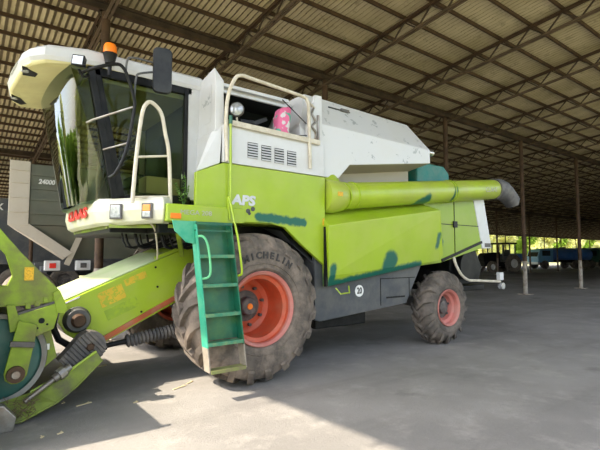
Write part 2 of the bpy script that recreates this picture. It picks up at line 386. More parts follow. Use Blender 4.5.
# lattice trusses across the shed
def truss_z(y): return roof_z(y) - .11
M['rust_pale'] = mat('faded_brown_steel', (.125, .085, .055), .8, var=.25, scale=3)
t0 = thing('roof_truss', 'brown steel lattice truss crossing the shed on top of a post', 'truss', (-.9, 2.5, 6.1), 'lattice trusses under the roof')
a, b = YN + .05, YF - .1
DEP = .37
mb = MB()
for s_ in (-.032, .032): mb.bar((-.9 + s_, a, truss_z(a) - .03), (-.9 + s_, b, truss_z(b) - .03), .035, .055)
mb.build('top_chord', 'rust', t0)
mb = MB()
for s_ in (-.04, .04): mb.bar((-.9 + s_, a, truss_z(a) - DEP), (-.9 + s_, b, truss_z(b) - DEP), .05, .03)
mb.build('bottom_chord', 'rust_pale', t0)
mb = MB(); y = .57 - .715 * 11; k = 0
while y + .36 < b:
    p = (-.9, y, truss_z(y) - .05); q = (-.9, y + .357, truss_z(y + .357) - DEP); r_ = (-.9, y + .715, truss_z(y + .715) - .05)
    mb.bar(p, q, .03)
    if y + .715 < b: mb.bar(q, r_, .03)
    y += .715
mb.build('lattice_web', 'rust_dark', t0)
kids_index()
TR = {-1: 'lattice truss out of sight ahead of the cab, nearest the open shed end', 1: 'brown lattice truss passing just above the white panel stack behind the cab',
      2: 'brown lattice truss on the post behind the front of the grain tank', 3: 'brown lattice truss between the grain tank post and the next post to the right', 4: 'brown lattice truss on the post above the teal fuel tank'}
t0['label'] = 'lattice truss on the brown post right behind the cab'; del t0['group']
for n in range(-1, 38):
    if n == 0: continue
    t0['group'] = 'lattice trusses on the posts'; t0['label'] = 'brown steel lattice truss crossing the shed on top of a post'
    c = copy_tree(t0); c.location.x = -.86 + 2.765 * n
    if n % 2: c['label'] = 'brown steel lattice truss crossing the shed halfway between two posts'; c['group'] = 'lattice trusses between the posts'
    if n in TR: c['label'] = TR[n]; del c['group']
t0['label'] = 'lattice truss on the brown post right behind the cab'; del t0['group']
# posts
def make_post(y, white, label, group, r=.080, x=-.9):
    t = thing('steel_post', label, 'post', (x, y, 0), group)
    top = roof_z(y) - .33
    MB().tube([(x, y, 1.35), (x, y, top)], r, 14).build('pipe', 'rust', t)
    MB().tube([(x, y, .03), (x, y, 1.35)], r + .004, 14).build('painted_foot', white, t)
    MB().box(x - .22, x + .22, y - .22, y + .22, 0, .035).build('base_plate', 'post_pale', t)
    # head brackets
    m_ = MB().box(x - .13, x + .13, y - .10, y + .10, top, top + .012)
    for s_ in (-1, 1): m_.prism([(x, top - .35), (x + s_ * .12, top), (x, top)], y - .012, y + .012)
    m_.build('head_plate', 'rust_dark', t)
    return t
M['post_pale'] = mat('faded_whitewash', (.40, .36, .31), .85, var=.2, scale=6, dirt=((.16, .10, .07), .6, 5))
M['post_grey'] = mat('grey_brown_post_paint', (.16, .12, .11), .8, var=.2, scale=6)
pa = make_post(2.6, 'post_pale', 'brown steel post with whitewashed foot in the row just behind the combine', 'near row of steel posts')
pb = make_post(13.0, 'post_grey', 'thin dark steel post of the middle row, near the parked vehicles', 'middle row of steel posts', .07)
pc = make_post(24.0, 'post_grey', 'thin dark steel post under the far eave', 'far eave steel posts', .07)
kids_index()
PL = {1: 'steel post mostly hidden behind the white grain tank, its top showing over the tank edge', 2: 'brown steel post rising behind the teal fuel tank',
      3: 'steel post with whitewashed foot just right of the auger spout', 4: 'whitewashed-foot steel post standing in front of the blue tank truck, near the right edge'}
for i in range(1, 15):
    c = copy_tree(pa); c.location.x = {1: 4.70, 2: 10.12}.get(i, -.9 + 5.42 * i)
    if i in PL: c['label'] = PL[i]; del c['group']
for i in range(1, 17):
    c = copy_tree(pb); c.location.x = -.9 + 5.5 * i
for i in range(1, 18):
    c = copy_tree(pc); c.location.x = -.9 + 5.5 * i
tag(pa, 'brown steel post right behind the cab, its foot behind the feeder housing', 'post'); 
del pa['group']

# ================================================================== TREES
def leaf_mesh(seed, n, rx, rz):
    rnd = random.Random(seed); vs = []; fs = []
    blobs = []
    for i in range(16):
        a = rnd.uniform(0, 2 * PI); r = rnd.uniform(0, .62) * rx; z = rnd.uniform(-.7, .75) * rz
        blobs.append((r * math.cos(a), r * math.sin(a), z, rnd.uniform(.32, .5) * rx))
    for i in range(n):
        bx, by, bz, br = rnd.choice(blobs)
        d = Vector((rnd.gauss(0, 1), rnd.gauss(0, 1), rnd.gauss(0, 1))).normalized() * br * rnd.uniform(.7, 1.05)
        c = Vector((bx, by, bz)) + d
        u = Vector((rnd.gauss(0, 1), rnd.gauss(0, 1), rnd.gauss(0, 1))).normalized(); w_ = d.cross(u).normalized(); u = (u + d.normalized() * .4).normalized()
        s_ = rnd.uniform(.14, .28) * rx / 2.4
        k = len(vs); vs += [c + u * s_ * 1.5, c + w_ * s_ * .7, c - u * s_ * 1.5, c - w_ * s_ * .7]; fs.append((k, k + 1, k + 2, k + 3))
    return vs, fs
protos = {}
def tree(x, y, h, rx, kind, label, group=None):
    key = kind
    t = thing('tree', label, 'tree', (x, y, -.1), group)
    if key not in protos:
        vs, fs = leaf_mesh(hash(kind) % 97 if False else len(protos) + 3, 4200, 2.6, 3.2)
        me = bpy.data.meshes.new('crown'); me.from_pydata(vs, [], fs); me.materials.append(M[kind]); protos[key] = me
    c = bpy.data.objects.new('crown', protos[key]); COL.objects.link(c); c.parent = t
    s_ = rx / 2.6; hz = (h * .40) / 3.2; c.scale = (s_, s_, hz); c.location = (0, 0, h * .58); c.rotation_euler = (0, 0, random.uniform(0, 6))
    key = 'trunk'
    if key not in protos:
        m_ = MB().tube([(0, 0, 0), (.05, 0, .3), (0, .04, .7), (.03, 0, 1)], .05, 10, [.06, .045, .035, .015])
        for a in (.5, 2.4, 4.4): m_.tube([(0, 0, .35), (.10 * math.cos(a), .10 * math.sin(a), .55), (.18 * math.cos(a), .18 * math.sin(a), .75)], .02, 8, [.022, .016, .008])
        o = m_.build('trunk', 'bark'); protos[key] = o.data; bpy.data.objects.remove(o)
    tr = bpy.data.objects.new('trunk', protos[key]); COL.objects.link(tr); tr.parent = t; tr.scale = (h * .8,) * 3
    return t
i = 0
rt = random.Random(5)
x = -34
while x < 185:
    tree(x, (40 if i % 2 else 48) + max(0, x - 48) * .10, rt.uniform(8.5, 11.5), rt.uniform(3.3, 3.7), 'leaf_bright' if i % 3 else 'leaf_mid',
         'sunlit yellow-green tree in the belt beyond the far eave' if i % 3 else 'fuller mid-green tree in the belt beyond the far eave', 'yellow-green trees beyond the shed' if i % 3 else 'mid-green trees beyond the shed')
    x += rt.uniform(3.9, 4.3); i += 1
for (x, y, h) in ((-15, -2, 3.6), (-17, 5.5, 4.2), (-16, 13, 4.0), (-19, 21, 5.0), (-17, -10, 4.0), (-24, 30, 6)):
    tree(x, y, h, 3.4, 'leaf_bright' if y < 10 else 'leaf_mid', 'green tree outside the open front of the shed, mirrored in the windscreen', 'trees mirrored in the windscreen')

# ================================================================== PARKED TRAILERS BEHIND, LEFT
def wheel_simple(name, x, y0, y1, z, r, parent, side=-1):
    w_ = y1 - y0
    t = MB().lathe([(y0 + .04, r * .55), (y0, r * .72), (y0 + .02, r * .92), (y0 + w_ * .25, r), (y1 - w_ * .25, r), (y1 - .02, r * .92), (y1, r * .72), (y1 - .04, r * .55)], (x, 0, z), n=28, closed=True)
    tire = t.build(name, 'rubber', parent)
    MB().lathe([(y0 + .06, r * .56), (y0 + .05, r * .5), (y0 + .12, r * .42), (y0 + .12, r * .16), (y0 + .04, r * .14), (y0 + .04, .001)], (x, 0, z), n=20).build('rim', 'hub', tire)
    MB().box(x - .06, x + .06, y0 + .08, y1, z - .06, z + .06).build('axle_stub', 'black', tire)
    return tire
g = thing('grain_trailer', 'olive-grey high grain trailer with tan front board and the number 24000', 'trailer', (2, 7.2, 0))
yA, yB = 6.0, 8.4
MB().box(-1.72, 5.2, yA, yB, 2.32, 3.80).build('body', 'olive', g, bevel=.02)
m_ = MB()
for z in (2.62, 2.95, 3.22, 3.55): m_.box(-1.70, 5.2, yA - .03, yA, z - .035, z + .035)
m_.build('side_rib', 'olive', g)
m_ = MB().prismz([(-2.14, yA - .04), (-1.72, yA - .04), (-1.72, yB), (-1.78, yB)], 2.30, 3.84)
for z in (2.6, 2.95, 3.3, 3.6): m_.box(-2.13, -1.74, yA - .065, yA - .03, z, z + .035)
m_.build('front_board', 'tan', g, bevel=.01)
hp = [(-1.78, 2.31), (5.2, 2.31), (4.3, 1.45), (-.55, 1.45)]
MB().loft([[(-1.70, yA, 2.31), (5.2, yA, 2.31), (5.2, yB, 2.31), (-1.70, yB, 2.31)], [(-.62, yA + .35, 1.50), (4.3, yA + .35, 1.50), (4.3, yB - .35, 1.5), (-.62, yB - .35, 1.5)]]).build('hopper', 'olive', g)
MB().add([(-2.14, yA - .03, 2.31), (-1.80, yB + .03, 2.31), (-.62, yB - .3, 1.46), (-.92, yA - .0, 1.52), (-1.70, yA - .03, 2.34), (-1.72, yB + .03, 2.34), (-.57, yB - .3, 1.50), (-.75, yA - .0, 1.66)],
         [(0, 1, 2, 3), (7, 6, 5, 4), (0, 4, 5, 1), (1, 5, 6, 2), (2, 6, 7, 3), (3, 7, 4, 0)]).build('hopper_front', 'tan', g)
m_ = MB().box(-1.5, 5.4, yA + .45, yA + .6, 1.18, 1.40).box(-1.5, 5.4, yB - .6, yB - .45, 1.18, 1.40)
for x in (-1.4, 0.2, 2, 4, 5.3): m_.box(x, x + .12, yA + .1, yB - .1, 1.14, 1.32)
m_.build('frame', 'charcoal', g)
MB().bar((-.5, yA + .05, 2.28), (-.85, yA + .1, 1.35), .13).build('brace', 'beige', g); MB().bar((1.2, yA, 2.28), (1.2, yA + .1, 1.35), .13).build('brace', 'beige', g)
for x in (-1.35, -.66):
    m_ = MB().box(x, x + .34, yA - .05, yA + .12, 1.22, 1.46); q = m_.build('light_box', 'white', g, bevel=.015)
    MB().box(x + .10, x + .24, yA - .075, yA - .052, 1.28, 1.40).build('lamp', 'red' if x < -1 else 'greyplast', q)
for x in (-1.62, .65, 2.6, 4.2): wheel_simple('wheel', x, yA - .02, yA + .42, .62, .62, g)
for x in (.65, 2.6, 4.2): wheel_simple('wheel', x, yB - .42, yB + .02, .62, .62, g)
for x in (.65, 2.6, 4.2): MB().tube([(x, yA + .3, .62), (x, yB - .3, .62)], .07).build('axle', 'charcoal', g)
m_ = MB(); text_on(m_, '24000', .155, (-1.37, yA - .034, 3.375), (1, 0, 0), (0, 0, 1), .008, .15, .006, .9); m_.build('number', 'whiteink', g)
m_ = MB().lathe([(0, .43), (.12, .47), (.3, .47), (.4, .43)], (.75, 5.4, 1.15), n=30)
mudg = MB().loft([[(.65 + .75 * math.cos(a) - (0), y, .62 + .75 * math.sin(a)) for y in (yA - .05, yA + .45)] + [(.65 + .72 * math.cos(a), y, .62 + .72 * math.sin(a)) for y in (yA + .45, yA - .05)] for a in [i * PI / 10 for i in range(11)]]).build('mudguard', 'charcoal', g)
g2 = thing('second_grain_trailer', 'dark grey high trailer behind the olive one, at the left edge', 'trailer', (-3.2, 14.9, 0))
g2.name = 'box_trailer'
MB().box(-5.6, 3.2, 13.7, 16.1, 1.25, 3.75).build('body', 'charcoal', g2, bevel=.02)
MB().box(-5.6, 3.2, 13.85, 15.95, .75, 1.23).build('frame', 'black', g2)
m_ = MB(); text_on(m_, 'NX', .34, (-2.04, 13.692, 3.40), (1, 0, 0), (0, 0, 1), .008, 0, .01); m_.build('lettering', 'whiteink', g2)
for x in (-4.6, -3.2, -1.3, .4, 2.2):
    wheel_simple('wheel', x, 13.72, 14.1, .56, .56, g2); wheel_simple('wheel', x, 15.7, 16.08, .56, .56, g2)
    MB().tube([(x, 14.0, .6), (x, 15.8, .6)], .07).build('axle', 'charcoal', g2); MB().box(x - .1, x + .1, 14.0, 15.8, .62, 1.12).build('axle_hanger', 'black', g2)

# ================================================================== PARKED VEHICLES FAR RIGHT
def tractor(x, y, label, cabcol, hood, name='tractor', s=1.0):
    t = thing(name, label, 'tractor', (x, y, 0))
    def b(nm, m, f, bev=.03, parent=t):
        mb_ = MB(); f(mb_); mb_.v = [(x + p[0] * s, y + p[1] * s, p[2] * s) for p in mb_.v]; return mb_.build(nm, m, parent, bevel=bev * s)
    b('hood', hood, lambda q: q.prism([(-2.1, .95), (-2.15, 1.5), (-1.9, 1.75), (-.3, 1.85), (-.3, .95)], -.42, .42))
    b('chassis', 'black', lambda q: q.box(-2.0, 1.2, -.3, .3, .55, .96))
    cab_ = b('cab', cabcol, lambda q: q.prism([(-.3, .95), (-.3, 1.5), (1.15, 1.5), (1.2, .95)], -.75, .75))
    for px, py in ((-.28, -.72), (-.28, .72), (1.1, -.72), (1.1, .72), (.5, -.72), (.5, .72)): b('cab_post', cabcol, lambda q: q.bar((px, py, 1.5), (px + .05, py * .95, 2.6), .08), 0, cab_)
    b('roof', 'black', lambda q: q.prism([(-.5, 2.58), (-.4, 2.74), (1.2, 2.76), (1.35, 2.6)], -.85, .85))
    b('seat', 'seat', lambda q: q.prism([(.3, 1.4), (.3, 1.6), (.75, 1.6), (.85, 2.1), (1.0, 2.1), (.9, 1.4)], -.3, .3))
    b('exhaust', 'black', lambda q: q.tube([(-1.1, .3, 1.75), (-1.1, .3, 2.6)], .05), 0)
    for (wx, r_, w_, yo) in ((.75, .82, .42, 1.05), (-1.55, .52, .3, .95)):
        for sgn in (-1, 1):
            y0 = -yo if sgn < 0 else yo - w_
            mb_ = MB().lathe([(y0 + .04, r_ * .5), (y0, r_ * .7), (y0 + .02, r_ * .92), (y0 + w_ * .2, r_), (y0 + w_ * .8, r_), (y0 + w_ - .02, r_ * .92), (y0 + w_, r_ * .7), (y0 + w_ - .04, r_ * .5)], (wx, 0, r_), n=26, closed=True)
            for k in range(18):
                a = 2 * PI * k / 18; c = Vector((wx + math.cos(a) * r_, y0 + w_ / 2, r_ + math.sin(a) * r_)); 
                if c.z > .03: mb_.bar(c + Vector((0, -w_ / 2 + .03, 0)), c + Vector((0, w_ / 2 - .03, 0)), .05)
            mb_.v = [(x + p[0] * s, y + p[1] * s, max(0, p[2] * s)) for p in mb_.v]; wt = mb_.build('wheel', 'rubber', t)
            ys = y0 + .06 if sgn < 0 else y0 + w_ - .06
            mb_ = MB().lathe([(ys, r_ * .52), (ys - sgn * .06, r_ * .4), (ys - sgn * .05, r_ * .15), (ys + sgn * .02, .001)], (wx, 0, r_), n=20)
            mb_.v = [(x + p[0] * s, y + p[1] * s, p[2] * s) for p in mb_.v]; mb_.build('rim', 'rim_dusty' if False else 'white', wt)
    return t
def trans(t0_, x, y): pass
tr1 = tractor(37.2, 15.6, 'dark blue-grey tractor with black cab roof parked between the thin posts', 'charcoal', 'black')
tr2 = tractor(33.6, 19.8, 'dark tractor with white hood ends, half hidden at the rear corner of the combine', 'black', 'white', s=.95)
def truck(x, y, L, label, cabm, bodym, kind, cat='truck', h=2.5, name='tank_truck'):
    t = thing(name, label, cat, (x, y, 0)); w2 = 1.2
    c = MB().prism([(x, .75), (x - .08, 1.35), (x + .25, 2.25), (x + 1.3, 2.35), (x + 1.75, 2.3), (x + 1.75, .75)], y - w2 + .05, y + w2 - .05).build('cab', cabm, t, bevel=.05)
    m_ = MB()
    for s_ in (-1, 1): m_.box(x + .45, x + 1.4, y + s_ * (w2 - .05) - .012, y + s_ * (w2 - .05) + .012, 1.5, 2.1)
    m_.add([(x - .07, y - w2 + .2, 1.42), (x - .07, y + w2 - .2, 1.42), (x + .22, y + w2 - .2, 2.15), (x + .22, y - w2 + .2, 2.15)], [(0, 1, 2, 3)]); m_.build('cab_window', 'hole', c)
    MB().box(x - .12, x + .1, y - w2, y + w2, .5, .78).build('bumper', 'white', t, bevel=.02)
    MB().box(x + .3, x + L, y - .45, y - .3, .75, .95).box(x + .3, x + L, y + .3, y + .45, .75, .95).build('frame', 'black', t)
    if kind == 'tank':
        prof = [(0, .9), (.06, 1.0), (L - 2.2, 1.0), (L - 2.1, .9)]
        rings = []
        for tt, rr in prof: rings.append([(x + 2.0 + tt, y + 1.2 * rr * math.cos(a), 1.65 + .76 * rr * math.sin(a)) for a in [2 * PI * k / 28 for k in range(28)]])
        tk = MB().loft(rings, smooth=True).build('tank', bodym, t)
        MB().box(x + 3.4, x + 3.9, y - .25, y + .25, 2.38, 2.52).build('hatch', bodym, tk)
        MB().box(x + 2.1, x + L - .2, y - 1.0, y + 1.0, .93, 1.02).build('cradle', 'black', t)
    else:
        bd = MB().box(x + 1.95, x + L, y - w2, y + w2, 1.05, h).build('cargo_body', bodym, t, bevel=.03)
        m_ = MB()
        for k in range(int((L - 2) / .6)): m_.box(x + 2.1 + k * .6, x + 2.16 + k * .6, y - w2 - .03, y - w2, 1.08, h)
        m_.box(x + 1.95, x + L, y - w2 - .03, y - w2, 1.7, 1.78); m_.build('side_rib', bodym, bd)
    for wx in (x + .75, x + L - 2.1, x + L - .9):
        for y0 in (y - w2, y + w2 - .32): wheel_simple('wheel', wx, y0, y0 + .32, .5, .5, t)
        MB().tube([(wx, y - w2 + .2, .5), (wx, y + w2 - .2, .5)], .07).box(wx - .12, wx + .12, y - .42, y + .42, .5, .78).build('axle', 'black', t)
    return t
tk1 = truck(50.2, 18.7, 6.6, 'blue tank truck with pale blue cab behind the whitewashed post', 'paleblue', 'blue', 'tank')
tk2 = truck(57.6, 16.6, 5.6, 'dark green flatbed truck parked behind the blue tanker', 'darkgreen', 'darkgreen', 'box', name='flatbed_truck')
tk3 = truck(65.5, 18.6, 7.5, 'orange dump truck at the right edge of the picture', 'truckorange', 'truckorange', 'box', h=2.35, name='dump_truck')
c_ = thing('blue_trailer', 'low dark blue farm trailer just right of the black-roofed tractor', 'trailer', (42.6, 18.2, 0)); c_.name = 'farm_trailer'
MB().box(41.0, 44.3, 17.1, 19.3, 1.0, 1.75).build('body', 'blue', c_, bevel=.03)
MB().box(40.1, 44.2, 18.1, 18.3, .8, .98).build('drawbar', 'black', c_)
for wx in (42.0, 43.3):
    for y0 in (17.05, 19.05): wheel_simple('wheel', wx, y0, y0 + .3, .45, .45, c_)
    MB().tube([(wx, 17.2, .45), (wx, 19.2, .45)], .06).box(wx - .1, wx + .1, 17.4, 19.0, .45, 1.0).build('axle', 'black', c_)

for o in (tk1, tk2, tk3): o.rotation_euler.z = math.radians(-34)
tr1.rotation_euler.z = math.radians(-20); c_.rotation_euler.z = math.radians(-30)

for (x, y, h) in ((-14, -27, 9), (-6, -30, 10), (2, -28, 9.5), (10, -31, 10), (18, -29, 9), (27, -31, 10)):  # unseen trees, added to give the side glass a darker green reflection
    tree(x, y, h, 3.6, 'leaf_mid', 'unseen green tree added outside the near side of the shed for the side glass reflection', 'unseen trees added for reflections')
# ================================================================== THE COMBINE HARVESTER
K = thing('combine_harvester', 'lime-green and white combine harvester standing on the concrete under the shed roof', 'combine harvester', (2, 0, 0))
def P(mb, name, m, bevel=0, parent=None, **k): return mb.build(name, m, parent or K, bevel=bevel, **k)
M["greyplast2"] = mat("muddy_grey_plate", (.24, .21, .17), .7, var=.15, dirt=(DUST, .6, 6))
M["teal_step"] = mat("worn_teal_step", (.04, .22, .13), .5, dirt=((.22, .30, .12), .6, 14))
M["lime_step"] = mat("worn_lime_step", (.20, .22, .07), .7, dirt=((.17, .14, .08), .8, 12))
M["teal_grip"] = mat("pale_green_grip", (.12, .48, .22), .45)
M['lime_dirty'] = mat('lime_dirty_paint', (.24, .35, .02), .55, var=.15, scale=4, dirt=((.15, .14, .05), .85, 3.5), bump=.15)
M["lime_feeder"] = mat("lime_feeder_paint", (.35, .49, .02), .42, var=.07, scale=2, dirt=((.38, .44, .10), .35, 3), coat=.15)
M["pale_lime"] = mat("dusty_pale_lime", (.42, .52, .26), .55, var=.08, scale=3, dirt=((.46, .46, .34), .6, 3))
M["yellow_old"] = mat("old_yellow_sticker", (.66, .46, .03), .55, var=.1, scratch=((.36, .46, .03), 22, .50, .58))
M["ghost"] = mat("sticker_residue", (.27, .40, .03), .6, var=.1, scratch=((.35, .49, .02), 12, .45, .6))
M["teal_drum"] = mat("dusty_dark_teal_paint", (.015, .12, .10), .45, var=.2, dirt=((.10, .14, .12), .5, 3))
M["greysteel"] = mat("dusty_grey_steel", (.20, .20, .19), .45, metal=.4, dirt=((.14, .12, .10), .5, 5))
M["dark_straw"] = mat("brown_chaff", (.13, .09, .05), .9)
M["leaf_twig"] = mat("fresh_leaf", (.16, .30, .06), .6)
# ---- wheels
def big_wheel(cx, side, W, R, rimr, nl, lugh, rimm, name, label=None, text=False, rub='rubber_front'):
    """side -1: outer face towards -Y"""
    yo = side * 1.71 if R > .8 else side * 1.58
    yc = yo - side * W / 2
    Rc = R - lugh
    def Y(t): return yc + side * t            # t>0 outward
    h = W / 2; D = .13 if R > .8 else 0.0
    prof = [(-h + .06, rimr - .01), (-h + .005, rimr + .05), (-h, rimr + (Rc - rimr) * .5), (-h + .03, Rc - .09), (-h + .09, Rc - .02), (-h * .4, Rc), (h * .4, Rc), (h - .09, Rc - .02), (h - .03, Rc - .09), (h, rimr + (Rc - rimr) * .5), (h - .005, rimr + .05), (h - .06, rimr - .01)]
    def surf(t):                               # carcass radius at t
        a = abs(t) / h
        return Rc - .0 if a < .4 else Rc - .02 * ((a - .4) / .35) if a < .75 else Rc - .02 - .075 * ((a - .75) / .18)
    rim = MB().lathe([(Y(h - .03), rimr + .012), (Y(h - .012), rimr), (Y(h - .04), rimr - .03), (Y(h - .10), rimr - .04), (Y(h - .12), rimr - .085), (Y(h * .15 - D), rimr - .10), (Y(h * .05 - D), rimr - .16), (Y(h * .10 - D), .17), (Y(h * .16 - D), .15)], (cx, 0, R), n=64)
    rim.lathe([(Y(-h + .03), rimr + .012), (Y(-h + .01), rimr - .03), (Y(-h + .1), rimr - .05), (Y(h * .05 - D), rimr - .10)], (cx, 0, R), n=48)
    rim_o = P(rim, name, rimm, label=label)
    P(MB().lathe([(Y(h - .022), rimr + .016), (Y(h - .004), rimr + .006), (Y(h - .03), rimr - .028), (Y(h - .06), rimr - .036)], (cx, 0, R), n=64), 'rim_flange', 'rim_dusty', parent=rim_o)
    t = MB().lathe([(Y(a), r) for a, r in prof], (cx, 0, R), n=72, closed=True)
    for s_ in (-1, 1):
        for i in range(nl):
            a0 = 2 * PI * (i + (0 if s_ < 0 else .5)) / nl; rings = []
            for k in range(8):
                u = k / 7; tt = s_ * (-.02 + u * (h - .0)); sweep = .62 * (.92 / R) * (u ** .9) * (W / .65) * .55
                if u > .82: tt = s_ * (h * (.80 + (u - .82) * 1.05))
                r0 = surf(tt) - .02; r1 = surf(tt) + lugh * (1 if u < .86 else .75)
                if u == 1: r1 = surf(tt) + .012
                aw = .036 / R * (1 + .35 * u) * (1 if R > .8 else .8)
                an = a0 - sweep
                rings.append([(cx + rr * math.cos(an + da), Y(tt), R + rr * math.sin(an + da)) for rr, da in ((r0, -aw * 1.25), (r0, aw * 1.25), (r1, aw), (r1, -aw))])
            t.loft(rings)
    t.v = [(a, b, max(c, .0)) for a, b, c in t.v]
    tire = P(t, 'tire', rub, parent=rim_o, sharp=40)
    for rr in (rimr + .09, rimr + .26):        # raised rings on the sidewall
        pass
    ring = MB().lathe([(Y(h + .000), rimr + .10), (Y(h + .007), rimr + .105), (Y(h + .007), rimr + .112), (Y(h), rimr + .117)], (cx, 0, R), n=64)
    P(ring, 'sidewall_ring', rub, parent=rim_o)
    hb = MB().lathe([(Y(h * .08 - D), .20), (Y(h * .16 - D), .20), (Y(h * .18 - D), .17), (Y(h * .18 - D), .12), (Y(h * .42 - D), .115), (Y(h * .46 - D), .10), (Y(h * .46 - D), .001)], (cx, 0, R), n=32)
    P(hb, 'hub', 'hub', parent=rim_o)
    for k in range(8 if R > .8 else 6):
        a = 2 * PI * (k + .3) / (8 if R > .8 else 6)
        P(MB().lathe([(Y(h * .10 - D), .022), (Y(h * .10 - D) + side * .05, .022), (Y(h * .10 - D) + side * .052, .001)], (cx + .25 * R / .92 * math.cos(a), 0, R + .25 * R / .92 * math.sin(a)), n=6), 'wheel_bolt', 'hub', parent=rim_o)
    if R > .8:
        P(MB().lathe([(Y(h * .46 - D), .04), (Y(h * .50 - D), .036), (Y(h * .50 - D), .001)], (cx, 0, R), n=20), 'hub_cap', 'orange', parent=rim_o)
    if text:
        m_ = MB(); s = 'MICHELIN'; r = rimr + .205
        for i, ch in enumerate(s):
            a = math.radians(113 - i * 8.3)
            text_on(m_, ch, .115, (cx + r * math.cos(a), Y(h + .003), R + r * math.sin(a)), (math.sin(a), 0, -math.cos(a)), (math.cos(a), 0, math.sin(a)), .012, 0, .004)
        P(m_, 'sidewall_lettering', 'lug_top', parent=rim_o)
    return rim_o
big_wheel(.02, -1, .74, .94, .45, 20, .06, 'rim', 'drive_wheel', 'large drive wheel with orange-red rim and muddy tyre', True)
big_wheel(.02, 1, .74, .94, .45, 20, .06, 'rim', 'drive_wheel', 'large drive wheel on the far side')
big_wheel(4.05, -1, .44, .655, .315, 17, .055, 'rim_dusty', 'steering_wheel', 'small rear wheel with dusty pink rim', rub='rubber')
big_wheel(4.05, 1, .44, .655, .315, 17, .055, 'rim_dusty', 'steering_wheel', 'small rear wheel on the far side', rub='rubber')
for o in bpy.data.objects:
    if o.name.startswith('steering_wheel'): o.name = o.name.replace('steering_wheel', 'rear_wheel')
# ---- axles and running gear
m_ = MB().box(-.16, .16, -1.05, 1.05, .78, 1.06).lathe([(-1.2, .16), (-.9, .24), (-.7, .24)], (0, 0, .92), n=20, cap=True).lathe([(.7, .24), (.9, .24), (1.2, .16)], (0, 0, .92), n=20, cap=True)
P(m_, 'front_axle', 'charcoal', .01)
m_ = MB().bar((4.05, -1.2, .65), (4.05, 0, .80), .14, .18).bar((4.05, 1.2, .65), (4.05, 0, .80), .14, .18).box(3.8, 4.2, -.25, .25, .7, 1.25)
P(m_, 'rear_axle', 'charcoal', .01)
# ---- body core
P(MB().prism([(-.42, 2.05), (-.42, 2.68), (5.2, 2.68), (5.35, 1.8), (3.4, 1.30), (3.1, .85), (1.1, .74), (.98, 1.25), (.98, 2.02)], -.93, 1.38), 'inner_body', 'charcoal')
m_ = MB().box(-.45, 1.0, -.93, .93, 1.20, 2.02); P(m_, 'threshing_housing', 'black', .02)
# chassis side skirt, wheel arch plates
P(MB().prism([(1.02, 1.62), (1.02, .69), (1.12, .66), (2.98, .80), (3.38, 1.40), (3.38, 1.7)], -1.47, -1.40), 'chassis_side_panel', 'charcoal', .008)
P(MB().prism([(1.02, 1.62), (1.02, .69), (1.12, .66), (2.98, .80), (3.38, 1.40), (3.38, 1.7)], 1.40, 1.47), 'chassis_side_panel', 'charcoal', .008)
P(MB().add([(.66, -1.46, 1.72), (1.03, -1.46, 1.46), (1.03, -1.44, .70), (.98, -.95, .70), (.98, -.95, 2.0), (.45, -.95, 2.0), (.45, -1.46, 1.92)], [(0, 1, 2, 3, 4), (0, 4, 5, 6)]), 'wheel_arch_plate', 'charcoal')
m_ = MB().box(1.05, 3.1, -1.40, 1.40, .78, .88).box(1.25, 2.3, -1.2, -.2, .50, .80); P(m_, 'underfloor', 'black', .02)
P(MB().tube([(1.0, -.3, .62), (2.2, -.3, .60)], .12, 14), 'exhaust_duct', 'black')
# access panel seam lines, 20 km/h disc, latch loop
m_ = MB().box(2.36, 2.375, -1.474, -1.4702, .80, 1.22).box(2.36, 3.22, -1.474, -1.4702, 1.215, 1.23).box(3.06, 3.075, -1.474, -1.4702, .88, 1.22)
m_.box(2.50, 2.95, -1.476, -1.4702, .905, .93); P(m_, 'panel_seam', 'black')
m_ = MB().lathe([(-1.478, .088), (-1.4702, .088)], (1.89, 0, 1.055), n=32, cap=True); P(m_, 'speed_disc', 'whiteink', label='round white speed disc reading 20')
m_ = MB(); text_on(m_, '20', .13, (1.89, -1.480, 1.055), (1, 0, 0), (0, 0, 1), .003, 0, .004, .8); P(m_, 'speed_digits', 'blackink')
P(MB().tube([(1.30, -1.60, 1.13), (1.33, -1.67, 1.05), (1.50, -1.67, 1.06), (1.55, -1.60, 1.15)], .011, 8), 'cover_latch', 'lime')
# ---- front green body
for s_ in (-1, 1):
    y0, y1 = (-1.55, -1.49) if s_ < 0 else (1.49, 1.55)
    P(MB().prism([(-.82, 2.57), (-.47, 2.72), (1.15, 2.71), (1.14, 1.45), (.73, 1.74), (.45, 1.965), (.2, 2.01), (-.82, 2.0)], y0, y1), 'green_side_panel', 'lime_body', .008)
P(MB().add([(-.82, -1.50, 2.0), (-.82, -1.50, 2.57), (-.56, -1.0, 2.60), (-.56, -1.0, 2.0), (-.79, -1.48, 2.0), (-.79, -1.48, 2.57), (-.53, -.98, 2.60), (-.53, -.98, 2.0)], [(0, 1, 2, 3), (7, 6, 5, 4), (0, 4, 5, 1), (1, 5, 6, 2), (2, 6, 7, 3), (3, 7, 4, 0)]), 'front_corner_panel', 'lime')
P(MB().prism([(-.5, 2.0), (-.5, 2.68), (1.1, 2.68), (1.1, 2.0)], -1.48, -.94), 'side_box', 'lime')
m_ = MB(); text_on(m_, 'APS', .165, (-.19, -1.556, 2.275), (1, 0, 0), (0, 0, 1), .008, .12, .008, 1.2); P(m_, 'model_lettering', 'grey_letter')
m_ = MB()
for k, (x, z, r, mm) in enumerate(((-.12, 2.15, .03, 0), (-.05, 2.18, .03, 0), (-.10, 2.12, .02, 0))): m_.lathe([(-1.556, r), (-1.5502, r)], (x, 0, z), n=14, cap=True)
P(m_, 'emblem', 'charcoal', label='dark dots of the emblem')
